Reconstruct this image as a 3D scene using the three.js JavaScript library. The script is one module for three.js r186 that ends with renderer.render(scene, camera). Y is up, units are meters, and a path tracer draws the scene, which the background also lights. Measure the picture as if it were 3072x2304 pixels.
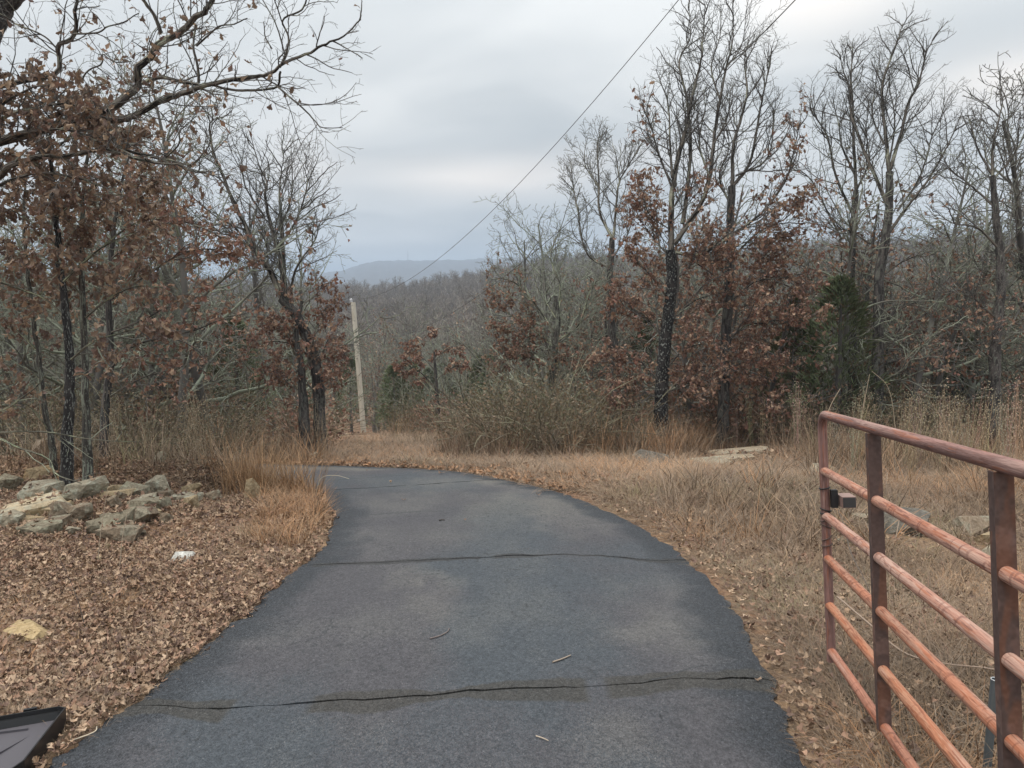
import * as THREE from 'three';
import { ConvexGeometry } from 'three/addons/geometries/ConvexGeometry.js';
import { mergeGeometries } from 'three/addons/utils/BufferGeometryUtils.js';

// ---------------------------------------------------------------- camera, sky, sun, exposure
const scene = new THREE.Scene();
const camera = new THREE.PerspectiveCamera(53.0, 4 / 3, 0.05, 12000);
camera.position.set(0, 1.6, 0);
camera.rotation.set(-7.3 * Math.PI / 180, 0, 0);
scene.add(camera);
const renderer = new THREE.WebGLRenderer({ antialias: true });
renderer.toneMapping = THREE.LinearToneMapping;
renderer.toneMappingExposure = 1.36;
renderer.shadowMap.enabled = true;
scene.fog = new THREE.FogExp2(0xbfd0e4, 0.00047);

// noise
const { sin, cos, abs, min, max, floor, sqrt, PI, exp, hypot, pow } = Math;
function hash3(x, y, z) {
  let h = Math.imul(x | 0, 374761393) ^ Math.imul(y | 0, 668265263) ^ Math.imul(z | 0, 1274126177);
  h = Math.imul(h ^ (h >>> 13), 1274126177); h = Math.imul(h ^ (h >>> 16), 2246822519);
  return ((h ^ (h >>> 15)) >>> 0) / 4294967296;
}
function vn(x, y, s = 0) {
  const i = floor(x), j = floor(y), fx = x - i, fy = y - j, u = fx * fx * (3 - 2 * fx), v = fy * fy * (3 - 2 * fy);
  const a = hash3(i, j, s), b = hash3(i + 1, j, s), c = hash3(i, j + 1, s), d = hash3(i + 1, j + 1, s);
  return a + (b - a) * u + (c - a) * v + (a - b - c + d) * u * v;
}
function fbm(x, y, o = 4, s = 0) { let a = 0.5, t = 0, n = 0; for (let k = 0; k < o; k++) { t += a * vn(x, y, s + k * 17); n += a; a *= 0.5; x *= 2.03; y *= 2.03; } return t / n; }
// noise that wraps after p cells, for textures that repeat
function tn(x, y, p, s = 0) {
  const m = (k) => ((k % p) + p) % p, i = floor(x), j = floor(y), fx = x - i, fy = y - j, u = fx * fx * (3 - 2 * fx), v = fy * fy * (3 - 2 * fy);
  const a = hash3(m(i), m(j), s), b = hash3(m(i + 1), m(j), s), c = hash3(m(i), m(j + 1), s), d = hash3(m(i + 1), m(j + 1), s);
  return a + (b - a) * u + (c - a) * v + (a - b - c + d) * u * v;
}
function tfbm(x, y, p, o = 4, s = 0) { let a = 0.5, t = 0, n = 0, q = 1; for (let k = 0; k < o; k++) { t += a * tn(x * p * q, y * p * q, p * q, s + k * 31); n += a; a *= 0.5; q *= 2; } return t / n; }
const sstep = (a, b, x) => { const t = min(1, max(0, (x - a) / (b - a))); return t * t * (3 - 2 * t); };
const lerp = (a, b, t) => a + (b - a) * t;
function rngOf(seed) { let s = seed >>> 0; return () => { s = (s + 0x6D2B79F5) | 0; let t = Math.imul(s ^ (s >>> 15), 1 | s); t = (t + Math.imul(t ^ (t >>> 7), 61 | t)) ^ t; return ((t ^ (t >>> 14)) >>> 0) / 4294967296; }; }
const interp = (xs, ys, x) => { if (x <= xs[0]) return ys[0]; for (let i = 1; i < xs.length; i++) if (x <= xs[i]) return lerp(ys[i - 1], ys[i], (x - xs[i - 1]) / (xs[i] - xs[i - 1])); return ys[ys.length - 1]; };

// overcast sky: layered grey stratus with a few thin, brighter places
{
  const W = 2048, H = 1024, data = new Float32Array(W * H * 4);
  // [azimuth from the view axis, elevation, half width, half height, strength] of thin places in the cloud sheet
  const thin = [[-2, 7.7, 8, 1.25, 1], [21, 18.5, 5.5, 2.6, 0.95], [33, 12.2, 5.5, 1.6, 1], [-15, 8.2, 2.8, 2.2, 0.6], [9, 9.2, 7, 0.9, 0.35], [52, 15, 6, 2, 0.8], [-48, 11, 7, 2, 0.8], [95, 9, 7, 1.4, 0.9], [-100, 14, 7, 2, 0.9], [150, 10, 8, 1.4, 0.9], [-150, 17, 7, 2, 0.8]];
  for (let j = 0; j < H; j++) {
    const el = ((j + 0.5) / H - 0.5) * PI, y = sin(el), ce = cos(el);
    for (let i = 0; i < W; i++) {
      const az = ((i + 0.5) / W - 0.5) * 2 * PI, x = ce * cos(az), z = ce * sin(az);
      let r, g, b;
      if (y < -0.005) { r = 0.16; g = 0.15; b = 0.14; } else {
        const k = 1 / (max(y, 0) + 0.11), px = x * k, pz = z * k;
        const wx = fbm(px * 0.7 + 9, pz * 0.7, 3, 5) - 0.5, wz = fbm(px * 0.7, pz * 0.7 + 4, 3, 8) - 0.5;
        const n1 = fbm(px * 0.55 + wx * 1.3, pz * 0.8 + wz * 1.3, 5, 21), n2 = fbm(px * 1.7 + wx * 2.0, pz * 2.6 + wz * 2, 5, 44);
        let t = 0.56 + (n1 - 0.5) * 2.1 + (n2 - 0.5) * 0.9;
        t = min(1, max(0, t));
        const va = Math.atan2(x, -z) * 180 / PI, ve = el * 180 / PI;
        let w = 0;
        for (const [a, e, hw, hh, s] of thin) { let da = abs(va - a); if (da > 180) da = 360 - da; const q = (da / hw) ** 2 + ((ve - e) / hh) ** 2; if (q < 7) w += s * exp(-q * (0.55 + 0.9 * n2)); }
        const up = 0.98 + 2.05 * max(0, y) ** 2;   // an overcast sky is brightest overhead
        r = lerp(0.425, 0.605, t) * up; g = lerp(0.455, 0.62, t) * up; b = lerp(0.474, 0.622, t) * up;
        w = min(1, w); r += 0.24 * w; g += 0.18 * w; b += 0.13 * w;
      }
      const o = (j * W + i) * 4; data[o] = r; data[o + 1] = g; data[o + 2] = b; data[o + 3] = 1;
    }
  }
  const sky = new THREE.DataTexture(data, W, H, THREE.RGBAFormat, THREE.FloatType);
  sky.mapping = THREE.EquirectangularReflectionMapping; sky.magFilter = sky.minFilter = THREE.LinearFilter; sky.needsUpdate = true;
  scene.background = sky; scene.environment = sky;
}
const sun = new THREE.DirectionalLight(0xfff3e6, 1.5);
sun.position.set(-22, 60, 6); sun.castShadow = true; sun.shadow.radius = 45;
Object.assign(sun.shadow.camera, { left: -40, right: 40, top: 40, bottom: -40, near: 1, far: 160 });
sun.shadow.mapSize.set(4096, 4096);
scene.add(sun); scene.add(sun.target);

// ---------------------------------------------------------------- helpers
const V = (x, y, z) => new THREE.Vector3(x, y, z);
const used = {};
function numbered(n) { const k = used[n] = (used[n] ?? -1) + 1; return k ? n + '_' + String(k).padStart(3, '0') : n; }
function tag(o, label, category, group, kind) { o.userData = { label, category }; if (group) o.userData.group = group; if (kind) o.userData.kind = kind; return o; }
function shade(o) { o.castShadow = true; o.receiveShadow = true; return o; }
function structure(name, geo, mat, label) { const m = shade(new THREE.Mesh(geo, mat)); m.name = numbered(name); m.userData = { kind: 'structure', label, category: name.split('_').pop() }; scene.add(m); return m; }
function thing(name, label, category, pos = [0, 0, 0], group) { const g = new THREE.Group(); g.name = numbered(name); g.position.set(...pos); tag(g, label, category, group); scene.add(g); return g; }
function part(parent, name, geo, mat, stuff) { const m = shade(new THREE.Mesh(geo, mat)); m.name = name; if (stuff) m.userData.kind = 'stuff'; parent.add(m); return m; }
function solo(name, geo, mat, label, category, pos, group) { const m = shade(new THREE.Mesh(geo, mat)); m.name = numbered(name); if (pos) m.position.set(...pos); tag(m, label, category, group); scene.add(m); return m; }
const std = (rgb, rough = 0.9, extra = {}) => { const m = new THREE.MeshStandardMaterial({ roughness: rough, metalness: 0, side: THREE.DoubleSide, ...extra }); m.color.setRGB(...rgb); return m; };
function tex(w, h, f, srgb = false, rep = true) {
  const d = new Uint8Array(w * h * 4);
  for (let j = 0; j < h; j++) for (let i = 0; i < w; i++) { const c = f(i / w, j / h, i, j), o = (j * w + i) * 4; d[o] = c[0]; d[o + 1] = c[1]; d[o + 2] = c[2]; d[o + 3] = 255; }
  const t = new THREE.DataTexture(d, w, h, THREE.RGBAFormat, THREE.UnsignedByteType);
  t.magFilter = THREE.LinearFilter; t.minFilter = THREE.LinearFilter; t.wrapS = t.wrapT = rep ? THREE.RepeatWrapping : THREE.ClampToEdgeWrapping;
  if (srgb) t.colorSpace = THREE.SRGBColorSpace; t.needsUpdate = true; return t;
}
const grey = (v) => { const k = min(255, max(0, v * 255)); return [k, k, k]; };
const mixc = (a, b, t) => [lerp(a[0], b[0], t), lerp(a[1], b[1], t), lerp(a[2], b[2], t)];

// collects tubes, ribbons and leaves into one geometry
class Mesher {
  constructor(flat = false) { this.p = []; this.n = []; this.c = []; this.u = []; this.i = []; this.flat = flat; }
  tube(pts, rad, sides, col, cap = false) {
    const base = this.p.length / 3, N = pts.length; let nx = 0, ny = 0, nz = 0, along = 0;
    for (let k = 0; k < N; k++) {
      const a = pts[max(0, k - 1)], b = pts[min(N - 1, k + 1)], q = pts[k];
      let tx = b.x - a.x, ty = b.y - a.y, tz = b.z - a.z; const L = hypot(tx, ty, tz) || 1; tx /= L; ty /= L; tz /= L;
      if (k === 0) { if (abs(ty) < 0.8) { nx = tz; ny = 0; nz = -tx; } else { nx = 0; ny = -tz; nz = ty; } } else along += q.distanceTo(pts[k - 1]);
      const dt = nx * tx + ny * ty + nz * tz; nx -= dt * tx; ny -= dt * ty; nz -= dt * tz; const nl = hypot(nx, ny, nz) || 1; nx /= nl; ny /= nl; nz /= nl;
      const bx = ty * nz - tz * ny, by = tz * nx - tx * nz, bz = tx * ny - ty * nx, r = rad[k], cc = col(k / (N - 1), k);
      for (let s = 0; s <= sides; s++) {
        const an = s / sides * 2 * PI, ca = cos(an), sa = sin(an), ox = nx * ca + bx * sa, oy = ny * ca + by * sa, oz = nz * ca + bz * sa;
        this.p.push(q.x + ox * r, q.y + oy * r, q.z + oz * r); this.n.push(ox, oy, oz); this.c.push(cc[0], cc[1], cc[2]); this.u.push(s / sides, along);
      }
    }
    for (let k = 0; k < N - 1; k++) for (let s = 0; s < sides; s++) { const a = base + k * (sides + 1) + s, b = a + sides + 1; this.i.push(a, a + 1, b, b, a + 1, b + 1); }
    if (cap) { const q = pts[N - 1], c0 = this.p.length / 3, t = V().subVectors(q, pts[N - 2]).normalize(), cc = col(1, N - 1); this.p.push(q.x, q.y, q.z); this.n.push(t.x, t.y, t.z); this.c.push(...cc); this.u.push(0.5, along); const e = base + (N - 1) * (sides + 1); for (let s = 0; s < sides; s++) this.i.push(e + s, e + s + 1, c0); }
  }
  add(verts, tris, m, col) {   // verts: flat xyz list, m: Matrix4
    const base = this.p.length / 3, e = m.elements;
    for (let k = 0; k < verts.length; k += 3) { const x = verts[k], y = verts[k + 1], z = verts[k + 2]; this.p.push(e[0] * x + e[4] * y + e[8] * z + e[12], e[1] * x + e[5] * y + e[9] * z + e[13], e[2] * x + e[6] * y + e[10] * z + e[14]); this.c.push(col[0], col[1], col[2]); this.u.push(x, y); }
    for (const t of tris) this.i.push(base + t);
  }
  geo() {
    const g = new THREE.BufferGeometry();
    g.setAttribute('position', new THREE.Float32BufferAttribute(this.p, 3)); g.setAttribute('color', new THREE.Float32BufferAttribute(this.c, 3)); g.setAttribute('uv', new THREE.Float32BufferAttribute(this.u, 2));
    if (this.n.length === this.p.length) g.setAttribute('normal', new THREE.Float32BufferAttribute(this.n, 3));
    g.setIndex(this.i); if (this.n.length !== this.p.length && !this.flat) g.computeVertexNormals(); return g;
  }
}
function boxUV(geo, sc = 1) {   // uv in metres from the face's own plane
  const g = geo.index ? geo.toNonIndexed() : geo, p = g.attributes.position, uv = new Float32Array(p.count * 2), a = V(), b = V(), c = V(), n = V();
  for (let k = 0; k < p.count; k += 3) {
    a.fromBufferAttribute(p, k); b.fromBufferAttribute(p, k + 1); c.fromBufferAttribute(p, k + 2); n.subVectors(b, a).cross(V().subVectors(c, a)).normalize();
    const ax = abs(n.x), ay = abs(n.y), az = abs(n.z);
    [a, b, c].forEach((q, m) => { const w = ay > ax && ay > az ? [q.x, q.z] : ax > az ? [q.z, q.y] : [q.x, q.y]; uv[(k + m) * 2] = w[0] * sc; uv[(k + m) * 2 + 1] = w[1] * sc; });
  }
  g.setAttribute('uv', new THREE.BufferAttribute(uv, 2)); return g;
}

// ---------------------------------------------------------------- terrain and driveway
const SL_D = [0, 6, 14, 30, 40, 60, 90, 130, 200, 350, 420, 3000], SL_S = [0.09, 0.09, 0.15, 0.2, 0.2, 0.15, 0.12, 0.02, -0.05, -0.075, 0, 0];
const profile = (() => { const a = [0]; for (let k = 1; k <= 2000; k++) a.push(a[k - 1] - (interp(SL_D, SL_S, (k - 1) / 4) + interp(SL_D, SL_S, k / 4)) / 8); return a; })();
function slopeY(d) { if (d <= 0) return -0.09 * d; const k = min(1999, d * 4), i = floor(k); return lerp(profile[i], profile[i + 1], k - i); }
// matched points of the two road edges, [x, distance ahead]
const EDGE_L = [[-1.98, -5], [-1.95, -2], [-1.9, 0.5], [-1.81, 2.77], [-1.74, 3.29], [-1.66, 4.34], [-1.63, 5.14], [-1.57, 5.92], [-1.67, 6.91], [-1.97, 8.07], [-2.3, 8.84], [-2.75, 9.3], [-3.3, 9.7], [-4.2, 10.1], [-6, 10.5], [-9, 10.8], [-14, 11]];
const EDGE_R = [[0.95, -5], [1.0, -2], [1.05, 0.5], [1.14, 2.77], [1.27, 3.54], [1.4, 4.5], [1.4, 5.7], [1.24, 6.81], [0.8, 8.35], [0.26, 9.5], [-0.72, 10.85], [-1.81, 11.45], [-3.23, 11.8], [-4.6, 12.15], [-6.3, 12.6], [-9, 13.0], [-14, 13.3]];
const curveOf = (e) => new THREE.CatmullRomCurve3(e.map(([x, d]) => V(x, 0, d)), false, 'centripetal');
const NROAD = 320;
function sampleEdge(e, seed) { const c = curveOf(e), n = e.length - 1, out = []; for (let k = 0; k <= NROAD; k++) { const p = c.getPoint(k / NROAD); const w = (fbm(k * 0.21, seed, 3, seed) - 0.5) * 0.10 + (vn(k * 1.3, seed, seed) - 0.5) * 0.05; out.push([p.x + w, p.z + w * (p.z > 9 ? 0.8 : 0)]); } return out; }
const RL = sampleEdge(EDGE_L, 3), RR = sampleEdge(EDGE_R, 7), RING = [...RL, ...RR.slice().reverse()];
function roadDist(x, d) {   // metres outside the asphalt; negative on it
  if (x > 4 || d > 16 || x < -16) return max(x - 1.4, d - 12.8, -14 - x, 1);
  let inside = false, best = 1e9;
  for (let i = 0, j = RING.length - 1; i < RING.length; j = i++) {
    const [xi, yi] = RING[i], [xj, yj] = RING[j];
    if ((yi > d) !== (yj > d) && x < (xj - xi) * (d - yi) / (yj - yi) + xi) inside = !inside;
    const ex = xj - xi, ey = yj - yi, t = min(1, max(0, ((x - xi) * ex + (d - yi) * ey) / (ex * ex + ey * ey + 1e-12))), q = (x - xi - t * ex) ** 2 + (d - yi - t * ey) ** 2;
    if (q < best) best = q;
  }
  return inside ? -sqrt(best) : sqrt(best);
}
function groundY(x, z, sd) {
  const d = -z; if (sd === undefined) sd = roadDist(x, d);
  let y = slopeY(d);
  if (sd < 0) return y - 0.075 * sstep(0.0, 0.1, -sd) - 0.02;
  y += sstep(0, 0.7, sd) * ((fbm(x * 0.9 + 7, d * 0.9, 3, 11) - 0.47) * 0.16 + (fbm(x * 0.22, d * 0.22 + 3, 2, 12) - 0.5) * 0.22) - 0.02;
  y += 0.36 * sstep(-2.95, -3.9, x) * exp(-(((d - 9.55) / 0.62) ** 2)) + 0.12 * sstep(-3.2, -4.2, x) * exp(-(((d - 7.9) / 0.8) ** 2));   // pushed-up bank with the stones
  if (d > 40) y += sstep(100, 330, d) * (sstep(-75, 35, x) * 14 - 5.5 + sstep(60, 230, x) * 9 + sstep(-60, -220, x) * 4) + sstep(40, 140, d) * ((fbm(x * 0.012 + 5, d * 0.012, 3, 13) - 0.5) * 14);
  return y;
}
const gy = (x, d) => groundY(x, -d);

const litterTex = tex(1024, 1024, (u, v) => {
  const a = tfbm(u, v, 8, 4, 1), b = tfbm(u + 0.3, v, 48, 3, 9), c = tfbm(u, v, 200, 2, 5), e = tfbm(u, v + 0.2, 100, 2, 77);
  let col = mixc([92, 72, 55], [142, 116, 88], min(1, max(0, b * 1.6 - 0.3)));
  col = mixc(col, [66, 50, 40], sstep(0.5, 0.75, e) * 0.7); col = mixc(col, [170, 145, 112], sstep(0.62, 0.8, c) * 0.6); col = mixc(col, [120, 80, 58], sstep(0.5, 0.7, a) * 0.4);
  return col;
}, true);
const litterBump = tex(512, 512, (u, v) => grey(tfbm(u, v, 40, 3, 4)));
const groundMat = new THREE.MeshStandardMaterial({ map: litterTex, bumpMap: litterBump, bumpScale: 0.03, roughness: 0.95 });
{
  const xs = [0], ds = [-6];
  for (let s = 0.11, x = 0; x < 520;) { x += s; if (x > 7) s *= 1.047; xs.push(x); }
  const X = [...xs.slice(1).map((v) => -v).reverse(), ...xs];
  for (let s = 0.13, d = -6; d < 470;) { if (d > 15) s *= 1.042; d += s; ds.push(d); }
  const nx = X.length, nd = ds.length, p = new Float32Array(nx * nd * 3), uv = new Float32Array(nx * nd * 2), idx = [];
  for (let j = 0; j < nd; j++) for (let i = 0; i < nx; i++) { const o = j * nx + i; p[o * 3] = X[i]; p[o * 3 + 1] = gy(X[i], ds[j]); p[o * 3 + 2] = -ds[j]; uv[o * 2] = X[i] / 3.1; uv[o * 2 + 1] = ds[j] / 3.1; }
  for (let j = 0; j < nd - 1; j++) for (let i = 0; i < nx - 1; i++) { const a = j * nx + i, b = a + nx; idx.push(a, a + 1, b, a + 1, b + 1, b); }
  const g = new THREE.BufferGeometry(); g.setAttribute('position', new THREE.BufferAttribute(p, 3)); g.setAttribute('uv', new THREE.BufferAttribute(uv, 2)); g.setIndex(idx); g.computeVertexNormals();
  structure('ground', g, groundMat, 'leaf-strewn brown hillside falling away into the wooded valley');
}
// asphalt: colour over the whole drive, fine grain repeating
const RX0 = -4.6, RXW = 6.4, RD0 = 1.4, RDW = 11.6;
const CRACKS = [   // [x, distance] along each crack that crosses the drive, from left to right
  [[-1.85, 3.29], [-1.28, 3.29], [-0.87, 3.34], [-0.23, 3.45], [0.32, 3.48], [0.67, 3.56], [0.95, 3.6], [1.35, 3.56]],
  [[-1.65, 5.62], [-0.91, 5.7], [-0.53, 5.82], [0.16, 5.92], [0.71, 5.9], [1.16, 5.74], [1.5, 5.82]],
  [[-2.4, 8.95], [-1.48, 9.38], [-0.64, 9.8], [0.1, 10.12]],
];
const crackD = (k, x) => { const c = CRACKS[k]; return interp(c.map((q) => q[0]), c.map((q) => q[1]), x) + (fbm(x * 5, k * 9, 3, 60) - 0.5) * 0.07 + (vn(x * 34, k, 61) - 0.5) * 0.012; };
const roadTex = (() => {
  const W = 2048, H = 2048;
  const SD = new Float32Array(257 * 257); for (let j = 0; j <= 256; j++) for (let i = 0; i <= 256; i++) SD[j * 257 + i] = roadDist(RX0 + RXW * i / 256, RD0 + RDW * j / 256);
  return tex(W, H, (u, v, i, j) => {
    const x = RX0 + RXW * u, d = RD0 + RDW * v;
    const fi = u * 256, fj = v * 256, a = floor(fi), b = floor(fj), tx = fi - a, ty = fj - b, sd = lerp(lerp(SD[b * 257 + a], SD[b * 257 + a + 1], tx), lerp(SD[(b + 1) * 257 + a], SD[(b + 1) * 257 + a + 1], tx), ty);
    const p1 = fbm(x * 0.9 + 3, d * 0.7, 4, 31), p2 = fbm(x * 2.2, d * 1.4 + 8, 4, 32), gr = hash3(i, j, 33), g2 = vn(x * 90, d * 90, 34);
    let c = mixc([61, 67, 73], [69, 68, 72], sstep(0.42, 0.58, p1 + (gr - 0.5) * 0.2 - 0.16 * exp(-(((x + 0.05) / 0.42) ** 2)) + 0.06));                                       // blue-grey and purplish binder
    c = mixc(c, [96, 95, 92], sstep(0.5, 0.7, p2 + (gr - 0.5) * 0.3) * 0.42); for (const [sx, sd2, rx, rd] of [[-0.5, 4.95, 0.22, 0.7], [-0.72, 5.3, 0.3, 0.4], [0.6, 7.2, 0.5, 0.9], [-1.2, 8.2, 0.5, 0.8], [0.2, 8.7, 0.5, 0.8], [0.85, 4.2, 0.35, 0.35], [-0.9, 9.6, 0.8, 0.7]]) c = mixc(c, [104, 102, 97], 0.34 * sstep(1, 0.0, ((x - sx) / rx) ** 2 + ((d - sd2) / rd) ** 2 + (fbm(x * 7, d * 5, 3, 42) - 0.5) * 1.6 + (gr - 0.5) * 0.4));                                             // tyre-worn dusty streaks
    c = mixc(c, [102, 100, 94], sstep(0.5, 0.68, fbm(x * 0.8 + 20, d * 0.5, 3, 35)) * sstep(6, 9, d) * 0.75);
    const edge = sstep(0.36, 0.1, -sd + (fbm(x * 4, d * 4, 3, 36) - 0.5) * 0.34);                           // fresher, coarser black mat along the rim
    c = mixc(c, [38, 43, 49], edge * 0.85);
    for (let k = 0; k < 2; k++) { const dd = d - crackD(k, x), wd = (k ? 0.045 : 0.085) * (0.35 + 1.5 * vn(x * 3.2, k, 37)), m = 1 - sstep(wd * 0.75, wd, abs(dd + wd * 0.2)); c = mixc(c, k ? [44, 44, 44] : [52, 50, 46], m * 0.8 * sstep(0.3, 0.5, vn(x * 5 + k * 3, 2, 38) + 0.18)); }
    for (const [x0, d0, x1, d1, w] of [[-1.75, 7.43, -0.7, 7.73, 0.02], [-2.5, 9.8, -1.4, 10.55, 0.028], [0.68, 3.58, 1.0, 3.72, 0.008], [-0.2, 5.9, 0.15, 6.12, 0.007]]) { if (x > x0 && x < x1) { const q = lerp(d0, d1, (x - x0) / (x1 - x0)) + (fbm(x * 4, d0, 3, 39) - 0.5) * 0.12; c = mixc(c, [52, 54, 57], 1 - sstep(w * 0.5, w, abs(d - q))); } }   // partial cracks as thin dark lines in the colour, no groove
    const pit = vn(x * 55, d * 38, 40); if (pit < 0.3) c = mixc(c, [40, 43, 46], (0.3 - pit) * 2.2 * (0.4 + 0.6 * sstep(0.35, 0.6, fbm(x * 1.3, d * 1.3 + 5, 3, 41))));
    const sp = (gr - 0.5) * 26 + (g2 - 0.5) * 22 + edge * (gr - 0.5) * 30; if (gr > 0.9988) c = mixc(c, [176, 174, 168], 0.5);
    return [c[0] + sp, c[1] + sp, c[2] + sp].map((q) => min(255, max(0, q)));
  }, true, true);
})();
roadTex.wrapS = roadTex.wrapT = THREE.MirroredRepeatWrapping;
const asphaltBump = tex(512, 512, (u, v, i, j) => grey(0.5 * tfbm(u, v, 64, 2, 50) + 0.35 * tfbm(u, v, 128, 1, 51) + 0.25 * tfbm(u, v, 20, 2, 52)));
asphaltBump.channel = 1;
const roadMat = new THREE.MeshStandardMaterial({ map: roadTex, bumpMap: asphaltBump, bumpScale: 0.015, roughness: 0.7 });
const crackWallMat = std([0.02, 0.02, 0.02], 1);
{
  // the drive as slabs that the cracks part; each slab has walls down to the base below
  const at = (k, t) => { const i = min(NROAD - 1, floor(k)), f = k - i, lx = lerp(RL[i][0], RL[i + 1][0], f), ld = lerp(RL[i][1], RL[i + 1][1], f), rx = lerp(RR[i][0], RR[i + 1][0], f), rd = lerp(RR[i][1], RR[i + 1][1], f); return [lerp(lx, rx, t), lerp(ld, rd, t)]; };
  const NT = 40, crackK = CRACKS.map((_, k) => Array.from({ length: NT + 1 }, (_, i) => { const t = i / NT; let lo = 0, hi = NROAD; const lim = NROAD * 12.2 / 16; hi = lim; for (let q = 0; q < 40; q++) { const m = (lo + hi) / 2, [x, d] = at(m, t); if (d < crackD(k, x)) lo = m; else hi = m; } return lo; }));
  const bounds = [Array(NT + 1).fill(0), ...crackK, Array(NT + 1).fill(NROAD)];
  const names = ['asphalt slab nearest the camera, below the lowest crack', 'asphalt slab between the two long cracks', 'asphalt slab in the bend between the far cracks', 'far asphalt slab turning left behind the orange grass'];
  const drive = new THREE.Group(); drive.name = 'driveway'; drive.userData = { kind: 'structure', label: 'curving blue-grey asphalt driveway with cross cracks', category: 'driveway' }; scene.add(drive);
  for (let s = 0; s < bounds.length - 1; s++) {
    const NS = [110, 44, 60, 110][s], p = [], uv = [], uv1 = [], idx = [];
    const push = (x, y, d) => { p.push(x, y, -d); uv.push((x - RX0) / RXW, (d - RD0) / RDW); uv1.push(x / 0.55, d / 0.55); return p.length / 3 - 1; };
    const spot = (j, i) => { const t = i / NT, gap = 0.11 * (0.25 + 2.4 * vn(t * 19, floor((j + 0.5) / NS) + s * 2, 70) ** 2), a = bounds[s][i] + (s ? gap * 1.6 : 0), b = bounds[s + 1][i] - (s < bounds.length - 2 ? gap * 1.6 : 0); const [x, d] = at(lerp(a, b, j / NS), t); return [x, slopeY(d) + (t < 0.001 || t > 0.999 ? -0.012 : 0) + (fbm(x * 1.4, d * 1.1, 3, 71) - 0.5) * 0.012, d]; };
    for (let j = 0; j <= NS; j++) for (let i = 0; i <= NT; i++) push(...spot(j, i));
    for (let j = 0; j < NS; j++) for (let i = 0; i < NT; i++) { const a = j * (NT + 1) + i, b = a + NT + 1; idx.push(a, a + 1, b, a + 1, b + 1, b); }
    const rim = []; for (let i = 0; i <= NT; i++) rim.push([0, i]); for (let j = 1; j <= NS; j++) rim.push([j, NT]); for (let i = NT - 1; i >= 0; i--) rim.push([NS, i]); for (let j = NS - 1; j > 0; j--) rim.push([j, 0]);
    const st = p.length / 3; for (const [j, i] of rim) { const q = spot(j, i); push(...q); push(q[0], q[1] - 0.06, q[2]); }
    for (let k = 0; k < rim.length; k++) { const a = st + k * 2, b = st + ((k + 1) % rim.length) * 2; idx.push(a, a + 1, b, b, a + 1, b + 1); }
    const g = new THREE.BufferGeometry(); g.setAttribute('position', new THREE.Float32BufferAttribute(p, 3)); g.setAttribute('uv', new THREE.Float32BufferAttribute(uv, 2)); g.setAttribute('uv1', new THREE.Float32BufferAttribute(uv1, 2)); g.setIndex(idx); g.computeVertexNormals();
    const m = part(drive, 'slab', g, roadMat); m.userData.label = names[s];
  }
}
// pale track worn along the cleared strip beyond the bend
{
  const c = curveOf([[-6.5, 40], [-5.0, 46], [-3.2, 52], [-1.0, 60], [3, 68]]), p = [], uv = [], idx = [], N = 60, M = 8;
  for (let k = 0; k <= N; k++) { const q = c.getPoint(k / N), t = c.getTangent(k / N), w = 1.3 + 0.3 * vn(k * 0.4, 3, 80); for (let i = 0; i <= M; i++) { const s = (i / M - 0.5) * 2 * w, x = q.x + t.z * s, d = q.z - t.x * s; p.push(x, gy(x, d) + 0.06, -d); uv.push(x / 2, d / 2); } }
  for (let k = 0; k < N; k++) for (let i = 0; i < M; i++) { const a = k * (M + 1) + i, b = a + M + 1; idx.push(a, a + 1, b, a + 1, b + 1, b); }
  const g = new THREE.BufferGeometry(); g.setAttribute('position', new THREE.Float32BufferAttribute(p, 3)); g.setAttribute('uv', new THREE.Float32BufferAttribute(uv, 2)); g.setIndex(idx); g.computeVertexNormals();
  structure('dirt_track', g, new THREE.MeshStandardMaterial({ map: tex(256, 256, (u, v) => mixc([150, 130, 108], [118, 98, 80], tfbm(u, v, 12, 4, 81)), true), roughness: 1, side: THREE.DoubleSide }), 'pale dirt track beyond the bend past the utility pole');
}
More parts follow.
